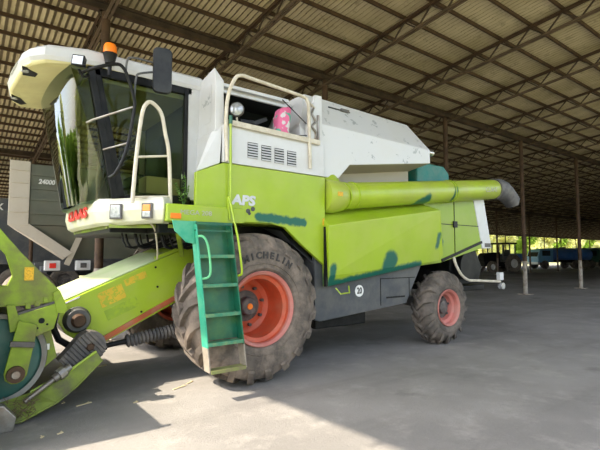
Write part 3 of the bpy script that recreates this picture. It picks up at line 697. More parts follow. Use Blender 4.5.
P(MB().lathe([(-1.556, .03), (-1.5502, .03)], (-.26, 0, 2.11), n=14, cap=True), 'emblem', 'red', label='small red dot of the emblem')
P(MB().prism([(1.10, 2.12), (1.135, 2.12), (1.135, 2.02), (1.10, 2.02)], -1.554, -1.5502), 'sticker', 'yellow', label='small yellow sticker')
# ---- white engine side panel with louvres
P(MB().prism([(-.47, 2.73), (-.47, 3.20), (1.13, 3.18), (1.15, 2.72)], -1.545, -1.49), 'white_side_panel', 'white', .008)
P(MB().prism([(.86, 3.18), (.86, 3.42), (1.0, 3.9), (1.12, 3.9), (1.13, 3.18)], -1.52, -1.46), 'ladder_panel', 'white', .006)
for k in range(4):
    x = -.13 + k * .205; m_ = MB().box(x, x + .15, -1.5475, -1.5452, 2.83 - k * .008, 3.03 - k * .008)
    g_ = P(m_, 'louvre', 'hole'); m_ = MB()
    for j in range(6): z = 2.845 + j * .034 - k * .008; m_.add([(x, -1.548, z), (x + .15, -1.548, z), (x + .15, -1.565, z - .018), (x, -1.565, z - .018), (x, -1.548, z + .006), (x + .15, -1.548, z + .006)], [(0, 1, 2, 3), (3, 2, 5, 4)])
    P(m_, 'louvre_slat', 'white', parent=g_)
# engine deck and recess behind the rail
P(MB().box(-.45, 1.05, -1.49, 1.40, 3.10, 3.18), 'engine_deck', 'black', .005)
P(MB().box(-.45, 1.1, -.42, 1.38, 3.18, 3.85).box(-.5, 1.1, -1.48, 1.38, 2.69, 3.10), 'engine_compartment', 'hole')
m_ = MB().bar((-.45, -.95, 3.93), (.90, -.95, 3.93), .10, .05).bar((-.45, -.95, 3.85), (.90, -.95, 3.85), .04, .04)
P(m_, 'hood_edge', 'white', .006)
P(MB().box(-.45, 1.1, -.93, 1.38, 3.88, 3.91), 'engine_hood', 'white')
P(MB().box(-.45, 1.1, -.90, 1.38, 3.84, 3.878), 'hood_black_sheet', 'hole')  # black sheet under the white hood, keeps the engine recess black
m_ = MB().bar((-.3, -.6, 3.2), (.75, -.6, 3.72), .06).tube([(.1, -.7, 3.2), (.12, -.7, 3.55), (.5, -.62, 3.60)], .05)
m_.tube([(-.3, -.55, 3.35), (.2, -.5, 3.4), (.7, -.5, 3.3)], .03).tube([(.35, -.8, 3.2), (.5, -.75, 3.35), (.85, -.7, 3.36)], .035); P(m_, 'engine_pipe', 'charcoal')
P(MB().lathe([(-.5, .16), (-.32, .16)], (-.02, 0, 3.5), axis='x', n=20, cap=True).xform(Matrix.Translation((.55, -.62, 0))), 'air_filter', 'black')
# white panel stack behind the cab door
P(MB().add([(-.56, -1.0, 3.12), (-.56, -1.50, 3.10), (-.44, -1.50, 3.20), (-.44, -1.0, 3.20), (-.55, -1.0, 3.86), (-.56, -1.46, 3.92), (-.45, -1.50, 3.76), (-.44, -1.0, 3.80), (-.56, -1.50, 3.74)],
    [(0, 1, 8, 5, 4), (1, 2, 6, 8), (8, 6, 5), (4, 5, 6, 7), (2, 3, 7, 6), (0, 3, 2, 1), (0, 4, 7, 3)]), 'intake_housing', 'white', .008)
P(MB().box(-.563, -.561, -1.38, -1.12, 3.25, 3.72), 'intake_screen', 'white_tank')
P(MB().add([(-.57, -1.0, 2.60), (-.80, -1.49, 2.58), (-.50, -1.52, 2.72), (-.46, -1.0, 2.6), (-.58, -1.0, 3.11), (-.60, -1.47, 3.09), (-.47, -1.51, 3.19), (-.46, -1.0, 3.19)],
    [(0, 1, 5, 4), (1, 2, 6, 5), (4, 5, 6, 7), (2, 3, 7, 6), (0, 3, 2, 1), (0, 4, 7, 3)]), 'lower_housing', 'white', .008)
# ---- grain tank
def sec(x, lo, crease, top, inn=1.10, out=1.50): return [(x, -out, lo), (x, -out, crease), (x if not isinstance(top, tuple) else top[1], -inn, top if not isinstance(top, tuple) else top[0]), (x if not isinstance(top, tuple) else top[1], inn, top if not isinstance(top, tuple) else top[0]), (x, out, crease), (x, out, lo)]
rings = [sec(1.14, 2.73, 3.50, (4.06, 1.12)), sec(1.45, 2.73, 3.50, (4.06, 1.45)), sec(1.69, 2.965, 3.50, (4.055, 1.69)), sec(3.66, 3.235, 3.475, (4.01, 3.52)), ]
P(MB().loft(rings), 'grain_tank', 'white_tank', .012)
P(MB().add([(.78, -1.46, 3.19), (1.13, -1.49, 3.19), (1.13, -1.49, 3.50), (1.10, -1.10, 4.04), (.80, -1.42, 3.42), (.78, 1.3, 3.19), (1.10, 1.1, 4.04), (1.13, 1.3, 3.19)], [(0, 1, 2, 3, 4), (0, 4, 3, 6, 5), (5, 6, 7), (3, 2, 1, 7, 6)]), 'tank_front_wall', 'white')
P(MB().add([(1.69, -1.49, 2.965), (3.66, -1.49, 3.235), (3.56, -1.08, 3.14), (1.60, -1.08, 2.86), (1.46, -1.49, 2.74), (1.40, -1.08, 2.62)], [(0, 1, 2, 3), (0, 3, 5, 4)]), 'tank_underside', 'beige')
P(MB().box(1.2, 3.55, -1.10, 1.2, 2.60, 3.24), 'tank_lower_wall', 'beige', .01)
P(MB().box(1.2, 3.52, -1.125, -1.09, 2.66, 2.76), 'tank_rib', 'greyplast')
m_ = MB().lathe([(1.5, .012), (1.95, .012)], (0, -1.23, 3.90), axis='x', n=8, cap=True); P(m_, 'tank_handle', 'charcoal')
P(MB().box(1.75, 1.92, -1.255, -1.22, 3.885, 3.925), 'handle_bracket', 'greyplast')
P(MB().tube([(3.5, -1.3, 3.50), (4.0, -1.3, 3.50)], .055, 14), 'vent_pipe', 'chrome')
# teal fuel tank
P(MB().prism([(3.78, 2.80), (3.78, 3.28), (3.85, 3.36), (4.62, 3.36), (4.80, 3.22), (4.80, 2.80)], -1.12, 1.1), 'fuel_tank', 'teal_dark', .03)
# ---- side cover (bulging)
c0 = [(1.12, -1.50, 1.16), (3.80, -1.50, 1.49), (3.82, -1.52, 1.62), (3.72, -1.66, 2.385), (3.5, -1.22, 2.56), (1.2, -1.22, 2.26), (1.1, -1.66, 2.01), (1.17, -1.60, 1.18)]
vs = [(1.17, -1.56, 1.15), (3.78, -1.56, 1.49), (3.86, -1.60, 1.60), (3.70, -1.68, 2.385), (1.10, -1.68, 2.01), (1.14, -1.64, 1.30),
      (1.16, -1.30, 2.27), (3.42, -1.30, 2.555), (1.17, -1.42, 1.15), (3.78, -1.42, 1.49), (3.84, -1.42, 1.60), (3.70, -1.30, 2.37)]
fs = [(0, 1, 2, 3, 4, 5), (4, 3, 7, 6), (3, 2, 10, 11), (3, 11, 7), (2, 1, 9, 10), (1, 0, 8, 9), (0, 5, 4, 6, 8), (8, 6, 7, 11, 10, 9)]
P(MB().add(vs, fs), 'side_cover', 'lime_cover', .014)
P(MB().box(1.115, 1.15, -1.60, -1.555, 1.16, 2.0), 'cover_edge', 'black')
# ---- rear body
for s_ in (-1, 1):
    y0, y1 = (-1.42, -1.38) if s_ < 0 else (1.38, 1.42)
    P(MB().prism([(3.3, 2.80), (5.13, 2.74), (5.41, 1.74), (4.03, 1.46), (3.3, 1.40)], y0, y1), 'rear_side_panel', 'lime_rear', .008)
    P(MB().prism([(5.12, 2.76), (5.50, 2.78), (5.76, 1.74), (5.42, 1.73)], y0 - .012, y1 + .012), 'rear_corner_panel', 'white', .008)
P(MB().prism([(5.2, 1.8), (5.15, 2.72), (5.46, 2.76), (5.72, 1.78)], -1.40, 1.40), 'straw_hood', 'white')
P(MB().box(3.5, 5.3, -1.38, 1.38, 2.68, 2.76), 'rear_top_deck', 'lime_dirty')
m_ = MB().box(3.78, 5.30, -1.430, -1.4202, 2.168, 2.18).box(4.475, 4.485, -1.430, -1.4202, 1.58, 2.75); P(m_, 'panel_seam', 'black')
m_ = MB().bar((4.05, -1.43, 1.50), (5.40, -1.43, 1.86), .02, .05); P(m_, 'lower_trim', 'black')
P(MB().box(4.42, 4.54, -1.455, -1.43, 2.12, 2.24), 'panel_lock', 'black', .005)
P(MB().box(5.50, 5.72, -1.436, -1.432, 1.76, 1.84), 'rear_reflector', 'greyplast')
# ---- straw chopper underneath the rear
P(MB().prism([(4.72, 1.70), (5.55, 1.80), (5.85, 1.35), (5.7, 1.02), (4.95, 1.0), (4.7, 1.3)], -1.15, 1.15), 'straw_chopper', 'black', .02)
P(MB().lathe([(-1.34, .16), (-1.34, .27), (-1.18, .27), (-1.18, .1)], (5.05, 0, 1.38), n=28, cap=True), 'chopper_pulley', 'black')
P(MB().box(4.9, 6.0, -1.1, 1.1, .86, .97), 'spreader_board', 'black', .02)
m_ = MB().tube(smooth_path([(4.41, -1.44, 1.56), (4.44, -1.46, 1.42), (4.62, -1.46, 1.22), (4.84, -1.46, 1.12), (5.1, -1.46, 1.10), (6.0, -1.46, 1.05)], 4), .026, 10); rd = P(m_, 'light_bracket', 'rail')
P(MB().box(5.93, 6.08, -1.50, -1.42, 1.08, 1.24), 'rear_lamp', 'white', .01, parent=rd)
P(MB().lathe([(-1.52, .07), (-1.44, .07)], (6.02, 0, .96), n=18, cap=True), 'rear_lamp', 'lens', parent=rd)
# ---- unloading auger
pA = Vector((1.52, -1.50, 2.475)); pB = Vector((5.80, -1.50, 2.96))
P(MB().tube([pA, pA.lerp(pB, .5), pB], .20, 36), 'auger_tube', 'lime_tube')
d = (pB - pA).normalized()
for t_ in (0, .04, .585, .60): P(MB().tube([pA + d * (t_ * 4.5), pA + d * (t_ * 4.5 + .02)], .212, 36), 'tube_flange', 'lime')

rings = []
for (x, z, r, ry) in ((1.18, 2.46, .23, .2), (1.24, 2.455, .245, .22), (1.36, 2.455, .245, .22), (1.50, 2.47, .225, .215), (1.54, 2.475, .205, .205)):
    rings.append([(x, -1.47 + ry * math.cos(a), z + r * math.sin(a)) for a in [2 * PI * k / 32 for k in range(32)]])
P(MB().loft(rings, smooth=True), 'auger_elbow', 'lime_tube')
P(MB().tube([(1.36, -1.38, 2.55), (1.34, -1.30, 2.80), (1.32, -1.1, 2.92)], .17, 24, [.22, .17, .15]), 'elbow_neck', 'lime')
P(MB().box(1.27, 1.36, -1.70, -1.686, 2.44, 2.50), 'sticker', 'yellow')
m_ = MB(); text_on(m_, 'CLAAS', .13, tuple(pA + d * 3.85 + Vector((0, -.202, -.02))), d, (0, 0, 1), .004, 0, 0, 1.1); P(m_, 'faded_lettering', 'faint_letter')
rings = []
for (x, z, rz, ry, tl) in ((5.73, 2.955, .215, .215, 0), (5.90, 2.975, .218, .218, .02), (6.10, 2.97, .20, .205, .04), (6.28, 2.90, .17, .19, .08), (6.43, 2.81, .135, .17, .10), (6.54, 2.74, .125, .16, .10)):
    rings.append([(x + tl * math.sin(a) + .012 * math.sin(5 * a + x * 9), -1.50 + (ry + .012 * math.sin(4 * a + 20 * x)) * math.cos(a), z + rz * math.sin(a)) for a in [2 * PI * k / 32 for k in range(32)]])
P(MB().loft(rings, smooth=True, cap=False), 'rubber_spout', 'rubberboot')
P(MB().tube([(5.72, -1.5, 2.952), (5.765, -1.5, 2.957)], .222, 32), 'spout_clamp', 'greyplast')

# ================================================================== CAB
zc0 = 2.24
def ws(y, z):      # windscreen surface: x at given y and height
    t = (z - 2.2) / 1.5; corner = -1.61 - .47 * t; ctr = -1.93 - .27 * t
    return corner + (ctr - corner) * (1 - abs(y) ** 2.8)
NY, NZ = 40, 10
ys = [math.sin((-.5 + k / NY) * PI) for k in range(NY + 1)]; zs = [2.2 + 1.56 * k / NZ for k in range(NZ + 1)]
m_ = MB(); vs = [(ws(y, z), y * .99, z) for z in zs for y in ys]
m_.add(vs, [(r * (NY + 1) + c, r * (NY + 1) + c + 1, (r + 1) * (NY + 1) + c + 1, (r + 1) * (NY + 1) + c) for r in range(NZ) for c in range(NY)], smooth=True)
P(m_, 'windscreen', 'windshield', sharp=80)
# frame
for s_ in (-1, 1):
    m_ = MB(); m_.bar((-1.56, s_ * .98, 2.2), (-1.87, s_ * .98, 3.72), .08, .08)
    m_.bar((-1.50, s_ * .99, 2.22), (-1.82, s_ * .99, 3.72), .04, .10)
    m_.bar((-1.55, s_ * .98, 2.24), (-.66, s_ * .98, 2.30), .06, .10); m_.bar((-1.9, s_ * .98, 3.70), (-.66, s_ * .98, 3.72), .06, .10)
    m_.bar((-.73, s_ * .99, 2.3), (-.73, s_ * .99, 3.72), .05, .07)
    P(m_, 'cab_frame', 'black', .01)
for s_ in (-1, 1):
    P(MB().prism([(-.705, 2.30), (-.705, 3.74), (-.54, 3.86), (-.545, 2.60), (-.56, 2.30)], *sorted((s_ * .93, s_ * 1.01))), 'rear_pillar', 'white', .01)
for s_ in (-1, 1): P(MB().prism([(-1.61, 2.22), (-1.93, 3.74), (-2.09, 3.74)], *sorted((s_ * .985, s_ * .995))), 'quarter_window', 'sideglass')
P(MB().box(-.62, -.57, -.94, .94, 2.25, 3.74), 'rear_wall', 'interior')
P(MB().prismz([(-.55, -1.0), (-1.56, -.95), (-1.66, -.6), (-1.70, 0), (-1.66, .6), (-1.56, .95), (-.55, 1.0)], 2.10, 2.22), 'cab_floor', 'interior')
P(MB().prism([(-1.52, 2.28), (-1.85, 3.68), (-.76, 3.70), (-.76, 2.32)], -.985, -.975), 'door_window', 'sideglass')
P(MB().prism([(-1.52, 2.28), (-1.85, 3.68), (-.76, 3.70), (-.76, 2.32)], .975, .985), 'side_window', 'sideglass')
# fascia below the windscreen
def fas(z, o): return [(-1.22 - o * .2, -1.60 - o), (-1.63 - o, -1.06 - o * .5), (-1.735 - o, -.88), (-1.765 - o, 0), (-1.735 - o, .88), (-1.63 - o, 1.06 + o * .5), (-1.22 - o * .2, 1.60 + o)]
def ringf(z, o, back): return [(a, b, z + zz) for (a, b), zz in zip(fas(z, o), (0, 0, .0, 0, 0, 0, 0))] + [(back, 1.50, z), (back, -1.50, z)]
lo, hi = 1.955, 2.215
outer = []
for z, o in ((1.955, -.05), (1.985, .0), (2.10, .035), (2.20, .02), (2.24, -.02)):
    pts = fas(z, o); outer.append([(x, y, z - (.02 if abs(y) < 1.1 and z < 2.0 else 0) + ((.045 if y > -.5 else .01) if abs(y) < .9 and z > 2.15 else 0)) for x, y in pts] + [(x + .12, y * .93, z) for x, y in reversed(pts)])
fo = P(MB().loft(outer), 'front_fascia', 'fascia', .012)
m_ = MB()
vs, fs = text_geo('CLAAS', .17, .012, 0, .006)
def on_fascia(p, yc, z):
    y = yc - p.x * 1.0; x = -1.768 + .03 * abs(y) / .88
    return Vector((x - .046 - p.z, y, z + p.y))
m_.add([on_fascia(Vector((p.x * 2.15, p.y * 1.0, p.z)), -.08, 2.105) for p in vs], fs); P(m_, 'maker_lettering', 'red', parent=fo)
# lamps in the near fascia wing
a = Vector((-1.64, -1.07, 0)); b = Vector((-1.22, -1.61, 0)); du = (b - a).normalized(); nn = Vector((du.y, -du.x, 0));
if nn.x > 0: nn = -nn
def wing_box(mb, t0, t1, z0, z1, d0, d1):
    L_ = (b - a).length
    q = [a + du * (L_ * t0), a + du * (L_ * t1)]
    return mb.add([tuple(p + nn * dd + Vector((0, 0, z))) for p in q for dd in (d0, d1) for z in (z0, z1)], [(0, 1, 3, 2), (4, 6, 7, 5), (0, 4, 5, 1), (2, 3, 7, 6), (0, 2, 6, 4), (1, 5, 7, 3)])
for (t0_, t1_, mm, nm) in ((.06, .24, 'lens', 'headlamp'), (.66, .80, 'amber', 'indicator_lamp')):
    r_ = P(wing_box(MB(), t0_ - .025, t1_ + .025, 2.00, 2.17, .02, .042), 'lamp_bezel', 'greyplast', .006, parent=fo)
    P(wing_box(MB(), t0_, t1_, 2.015 if mm == 'lens' else 2.08, 2.155, .030, .050), nm, mm, .008, parent=fo)
    if mm == 'amber': P(wing_box(MB(), t0_, t1_, 2.015, 2.078, .030, .050), 'clear_lamp', 'lens', .006, parent=fo)
# roof
def roofplan(o, fx): return [(-.52, -1.04 - o), (-1.9, -1.04 - o), (-2.34 - fx * .5, -1.03 - o), (-2.48 - fx, -.95 - o * .6), (-2.54 - fx, -.80), (-2.60 - fx, 0), (-2.54 - fx, .5), (-2.44 - fx, .80 + o * .6), (-2.28 - fx * .5, .95 + o), (-1.9, 1.04 + o), (-.52, 1.04 + o)]
def rz(x, zr, zf): return zr if x > -2.0 else zr + (zf - zr) * ((-2.0 - x) / .6) ** 1.2
rings = []
for (o, fx, zr, zf) in ((-.02, -.03, 3.755, 3.645), (0, .0, 3.80, 3.685), (-.01, -.02, 3.90, 3.77), (-.07, -.10, 3.945, 3.815), (-.35, -.4, 3.975, 3.865)):
    rings.append([(x, y, rz(x, zr, zf)) for x, y in roofplan(o, fx)])
P(MB().loft(rings, smooth=True), 'cab_roof', 'white', .0, sharp=28)
rings = []
for (o, fx, zr, zf) in ((-.10, -.12, 3.745, 3.565), (-.04, -.05, 3.75, 3.575), (-.03, -.02, 3.755, 3.61), (-.02, -.03, 3.762, 3.65)):
    rings.append([(x, y, rz(x, zr, zf)) for x, y in roofplan(o, fx)])
rv = P(MB().loft(rings), 'roof_visor', 'cream', .01)
# front text and recessed lamp slots on the visor
m_ = MB(); text_on(m_, 'MEGA 208', .085, (-2.572, -.42, 3.725), (.06, -.8, 0), (.2, .015, 1), .006, 0, .003, 1.15); P(m_, 'model_lettering', 'faint_letter', parent=rv)
for pts_ in ([(-2.53, -.93), (-2.50, -.66), (-2.30, -.50), (-2.29, -.57), (-2.44, -.80)], [(-2.545, .12), (-2.53, .34), (-2.40, .62), (-2.34, .60), (-2.44, .28)]):
    def vz(x): return rz(x, 3.745, 3.565) - .004
    q = [(x, y, vz(x)) for x, y in pts_]; n_q = len(q)
    m_ = MB().add(q + [(x, y, z + .02) for x, y, z in q], [tuple(range(n_q)), tuple(range(2 * n_q - 1, n_q - 1, -1))] + [(k, k + n_q, (k + 1) % n_q + n_q, (k + 1) % n_q) for k in range(n_q)])
    P(m_, 'lamp_recess', 'black', parent=rv)
    cx_ = (pts_[0][0] + pts_[1][0] + pts_[4][0]) / 3; cy_ = (pts_[0][1] + pts_[1][1] + pts_[4][1]) / 3
    P(MB().lathe([(-.012, .001), (-.010, .035), (.004, .038)], (cx_, cy_, vz(cx_)), axis='z', n=18), 'work_lamp', 'lens', parent=rv)
# rotating beacon, small work light, roof fittings
bc = P(MB().lathe([(3.72, .022), (3.86, .022), (3.86, .05), (3.90, .055)], (-1.71, -1.16, -.10), axis='z', n=20, cap=True), 'beacon_mount', 'black')
P(MB().lathe([(3.88, .055), (3.97, .075), (3.975, .078)], (-1.71, -1.16, -.10), axis='z', n=24, cap=True), 'beacon_base', 'black', parent=bc)
P(MB().lathe([(3.975, .074), (4.055, .070), (4.085, .055), (4.095, .02), (4.096, .001)], (-1.71, -1.16, -.10), axis='z', n=24, cap=False), 'beacon_lens', 'orange', parent=bc)
WM = Matrix.Translation((-2.03, -1.20, 3.69)) @ Matrix.Rotation(math.radians(-38), 4, 'Z') @ Matrix.Rotation(math.radians(8), 4, 'Y')
wl = P(MB().add([(x_, y_, z_) for y_, k_ in ((-.035, 1), (.05, .75)) for x_, z_ in ((-.07 * k_, -.06 * k_), (.07 * k_, -.06 * k_), (.07 * k_, .06 * k_), (-.07 * k_, .06 * k_))], [(0, 1, 2, 3), (7, 6, 5, 4), (0, 4, 5, 1), (1, 5, 6, 2), (2, 6, 7, 3), (3, 7, 4, 0)]).xform(WM), 'work_light', 'black', .008)
P(MB().box(-.055, .055, -.040, -.0355, -.045, .045).xform(WM), 'work_light_glass', 'lens', parent=wl)
P(MB().tube([(-2.03, -1.19, 3.60), (-1.98, -1.15, 3.55), (-1.90, -1.06, 3.60)], .014), 'light_arm', 'black', parent=wl)
P(MB().lathe([(3.90, .02), (3.945, .018), (3.95, .001)], (-2.25, -.75, 0), axis='z', n=12), 'roof_bolt', 'charcoal')
# mirror frame
mf = P(MB().tube(smooth_path([(-2.0, -1.1, 3.60), (-1.90, -1.30, 3.615), (-1.70, -1.36, 3.69), (-1.62, -1.38, 3.66), (-1.56, -1.38, 3.54), (-1.49, -1.37, 3.33), (-1.49, -1.36, 3.20), (-1.53, -1.34, 2.87), (-1.58, -1.32, 2.66), (-1.64, -1.25, 2.50), (-1.66, -1.1, 2.48)], 4), .019, 10), 'mirror_frame', 'black')
P(MB().tube([(-1.90, -1.02, 3.08), (-1.86, -1.10, 3.10), (-1.50, -1.36, 3.25)], .013), 'frame_stay', 'steel', parent=mf)
P(MB().tube([(-1.72, -1.02, 2.80), (-1.54, -1.34, 2.84)], .011), 'frame_stay', 'steel', parent=mf)
P(MB().tube(smooth_path([(-1.59, -1.37, 3.62), (-1.58, -1.38, 3.76), (-1.52, -1.39, 3.80), (-1.28, -1.40, 3.80)], 4), .012), 'mirror_arm', 'charcoal', parent=mf)
P(MB().tube(smooth_path([(-1.49, -1.37, 3.37), (-1.48, -1.38, 3.58), (-1.44, -1.39, 3.64), (-1.26, -1.40, 3.70)], 4), .012), 'mirror_arm', 'charcoal', parent=mf)
# mirror head
u_ = Vector((.78, -.18, 0)).normalized(); v_ = Vector((0, 0, 1)); n_ = u_.cross(v_)
def rr(w_, h_, r_, off, c_):
    out = []
    for sx, sz, a0 in ((1, 1, 0), (-1, 1, 90), (-1, -1, 180), (1, -1, 270)):
        for k in range(5):
            a_ = math.radians(a0 + k * 22.5); out.append(c_ + u_ * (sx * (w_ / 2 - r_) + r_ * math.cos(a_)) + v_ * (sz * (h_ / 2 - r_) + r_ * math.sin(a_)) + n_ * off)
    return out
mc = Vector((-1.20, -1.42, 3.715))
hd = P(MB().loft([rr(.13, .42, .05, -.05, mc), rr(.20, .52, .06, -.03, mc), rr(.215, .54, .06, .02, mc), rr(.20, .52, .06, .045, mc)], smooth=True), 'mirror_head', 'mirror_back', sharp=40)
# wipers
P(MB().bar((-1.95, .1, 2.28), (-2.03, -.25, 2.95), .02), 'wiper', 'black'); P(MB().bar((-2.02, -.1, 2.6), (-2.02, -.36, 3.25), .015), 'wiper_blade', 'black')
# handrails
P(MB().tube(smooth_path([(-1.50, -1.42, 2.17), (-1.47, -1.42, 2.66), (-1.42, -1.42, 3.15), (-1.37, -1.42, 3.30), (-1.30, -1.42, 3.32), (-1.20, -1.42, 3.22), (-1.15, -1.42, 3.0), (-1.10, -1.42, 2.75), (-1.07, -1.42, 2.17)], 4), .022, 10), 'door_handrail', 'rail')
P(MB().tube([(-1.465, -1.42, 2.68), (-1.095, -1.42, 2.74)], .014), 'handrail_rung', 'rail')
P(MB().tube([(-1.50, -1.42, 2.23), (-1.07, -1.42, 2.27)], .014), 'handrail_rung', 'rail')
rl = P(MB().tube(smooth_path([(-.43, -1.575, 2.74), (-.455, -1.575, 3.18), (-.43, -1.575, 3.55), (-.33, -1.575, 3.80), (-.23, -1.575, 3.855), (-.10, -1.575, 3.85), (.70, -1.575, 3.80), (.80, -1.575, 3.77)], 4) + [(.83, -1.575, 3.70), (.86, -1.575, 2.80)], .024, 10), 'platform_handrail', 'rail')
P(MB().bar((-.42, -1.575, 3.225), (1.03, -1.575, 3.19), .03, .07), 'middle_rail', 'rail', .006)
P(MB().tube([(.80, -1.56, 3.77), (1.0, -1.50, 3.70), (1.06, -1.50, 3.3)], .02), 'rail_return', 'rail')
P(MB().tube([(-.405, -1.60, 3.27), (-.39, -1.60, 2.02)], .016), 'ladder_pole', 'lime'); P(MB().tube([(-.405, -1.60, 3.20), (-.405, -1.60, 3.30)], .024), 'pole_clamp', 'teal')
m_ = MB().tube(smooth_path([(.97, -1.51, 3.70), (.93, -1.53, 3.6), (.99, -1.53, 3.5), (.93, -1.53, 3.42), (1.0, -1.53, 3.33), (.98, -1.52, 3.2)], 4), .018, 8).tube([(1.04, -1.53, 3.6), (1.04, -1.53, 3.24)], .02); P(m_, 'hinge_linkage', 'steel')
P(MB().tube([(.45, -1.48, 3.72), (.85, -1.50, 3.45)], .008, 6).tube([(.55, -1.48, 3.24), (.95, -1.5, 3.30)], .006, 6), 'cable', 'black')
wr = P(MB().lathe([(-.05, .085), (-.03, .095), (0, .09), (.04, .05), (.05, .001)], (0, 0, 0), axis='y', n=24).xform(Matrix.Translation((-.24, -1.46, 3.44)) @ Matrix.Rotation(math.radians(-35), 4, 'Z')), 'round_work_lamp', 'greyplast')
P(MB().lathe([(-.051, .082), (-.062, .05), (-.066, .001)], (0, 0, 0), axis='y', n=24).xform(Matrix.Translation((-.24, -1.46, 3.44)) @ Matrix.Rotation(math.radians(-35), 4, 'Z')), 'lamp_glass', 'lens', parent=wr)
P(MB().tube([(-.24, -1.45, 3.36), (-.24, -1.47, 3.27), (-.24, -1.55, 3.25)], .014), 'lamp_stem', 'rail', parent=wr)
# ---- platform
P(MB().box(-1.20, -.45, -1.66, -1.0, 1.97, 2.165), 'platform', 'lime', .012)
P(MB().prism([(-.48, 1.98), (-.48, 2.165), (-.2, 2.17), (-.2, 1.99)], -1.60, -1.552), 'platform_beam', 'lime', .008)
m_ = MB(); text_on(m_, 'MEGA 208', .075, (-.86, -1.664, 2.075), (1, 0, 0), (0, 0, 1), .004, 0, 0, 1.15); P(m_, 'platform_lettering', 'faint_letter')
P(MB().box(-1.16, -1.04, -1.672, -1.66, 2.0, 2.06), 'platform_reflector', 'orange', .004)
P(MB().box(-1.62, -.5, -.98, .98, 1.86, 2.10).box(-1.2, -.6, -1.4, -1.0, 1.85, 1.97), 'cab_support', 'black', .01)
P(MB().bar((-1.6, -.95, 1.93), (-1.6, .95, 1.93), .08, .05).bar((-1.62, -1.0, 1.93), (-.9, -1.5, 1.93), .05, .04).bar((-1.0, -1.45, 1.93), (-.75, -1.0, 1.60), .05), 'support_strut', 'lime_dirty')
m_ = MB()
hs_ = random.Random(3)
for k in range(9):
    x = -1.45 + k * .09; y = -.75 + hs_.uniform(-.2, .3)
    m_.tube(smooth_path([(x, y, 1.92), (x + .05, y - .05, 1.70), (x + .25, y - .02, 1.72), (x + .45, y, 1.80)], 3), .012 + .004 * (k % 3), 7)
P(m_, 'hydraulic_hose', 'black')
P(MB().tube(smooth_path([(-1.28, -1.35, 1.96), (-1.20, -1.30, 1.88), (-1.08, -1.05, 1.65), (-1.03, -.9, 1.55)], 4), .010), 'thin_cable', 'rail')
M['lining'] = mat('olive_cab_lining', (.30, .29, .17), .9)
# ---- inside the cab
st = MB().box(-1.15, -.78, -.28, .28, 2.55, 2.70).prism([(-.85, 2.65), (-.78, 3.30), (-.68, 3.30), (-.70, 2.6)], -.26, .26); P(st, 'seat', 'seat', .04)
P(MB().box(-1.05, -.85, -.2, .2, 2.22, 2.55), 'seat_base', 'interior')
sw = P(MB().bar((-1.55, 0, 2.22), (-1.32, 0, 2.86), .09), 'steering_column', 'interior')
tor = MB(); tor.tube([(.20 * math.cos(a), .20 * math.sin(a), 0) for a in [2 * PI * k / 24 for k in range(25)]], .016, 8); tor.bar((-.19, 0, 0), (.19, 0, 0), .03); tor.bar((0, 0, 0), (0, -.19, 0), .03)
tor.xform(Matrix.Translation((-1.31, 0, 2.88)) @ Matrix.Rotation(math.radians(-25), 4, 'Y')); P(tor, 'steering_wheel', 'black', parent=sw)
P(MB().box(-1.3, -.75, .45, .85, 2.22, 2.62), 'control_console', 'interior', .03)
P(MB().bar((-1.9, -.9, 3.66), (-.7, -.9, 3.66), .1).box(-1.9, -.65, -.9, .9, 3.62, 3.68), 'headliner', 'lining')

P(MB().box(-1.35, -.66, -.92, -.50, 2.22, 2.36), 'side_console', 'interior', .02)
# ---- ladder
def lad(z):          # outer y of the ladder and its x edges at height z
    t = (1.97 - z) / (1.97 - .34); return (-1.835 - .11 * t, -.945 + .14 * t, -.50 + .155 * t)
def stringer(zt, zb, side, name, m):
    yt, xl, xr = lad(zt); yb, xl2, xr2 = lad(zb); xt, xb = (xl, xl2) if side < 0 else (xr, xr2); q = .016 * (1 if side < 0 else -1); dp = .14
    vs = [(xt, yt, zt), (xt + q, yt, zt), (xt + q, yt + dp, zt), (xt, yt + dp, zt), (xb, yb, zb), (xb + q, yb, zb), (xb + q, yb + dp, zb), (xb, yb + dp, zb)]
    return MB().add(vs, [(0, 1, 2, 3), (4, 7, 6, 5), (0, 4, 5, 1), (1, 5, 6, 2), (2, 6, 7, 3), (3, 7, 4, 0)])
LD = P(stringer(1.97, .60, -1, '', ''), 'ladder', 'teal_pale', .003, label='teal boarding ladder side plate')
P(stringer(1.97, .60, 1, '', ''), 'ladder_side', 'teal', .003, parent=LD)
P(stringer(.60, .34, -1, '', ''), 'lower_side', 'greyplast2', .003, parent=LD); P(stringer(.60, .34, 1, '', ''), 'lower_side', 'greyplast2', .003, parent=LD)
for k, z in enumerate((1.60, 1.28, .96, .65, .36)):
    yo, xl, xr = lad(z)
    P(MB().box(xl + .016, xr - .016, yo - .005, yo + .125, z - .018, z).box(xl + .016, xr - .016, yo - .01, yo + .0, z - .035, z + .004), 'ladder_step', 'teal_step' if k < 4 else 'lime_step', .003, parent=LD)
yt, xl, xr = lad(1.96); yb, xl2, xr2 = lad(.66)
P(MB().add([(xl + .016, yt + .125, 1.96), (xr - .016, yt + .125, 1.96), (xr2 - .016, yb + .125, .66), (xl2 + .016, yb + .125, .66), (xl + .016, yt + .131, 1.96), (xr - .016, yt + .131, 1.96), (xr2 - .016, yb + .131, .66), (xl2 + .016, yb + .131, .66)],
  [(0, 1, 2, 3), (7, 6, 5, 4), (0, 4, 5, 1), (1, 5, 6, 2), (2, 6, 7, 3), (3, 7, 4, 0)]), 'ladder_back', 'teal', parent=LD)
P(MB().bar((xl, yt + .01, 1.95), (xr, yt + .01, 1.95), .04, .03).bar((xl, yt + .02, 1.87), (xr, yt + .02, 1.87), .02, .015), 'ladder_head', 'teal', parent=LD)
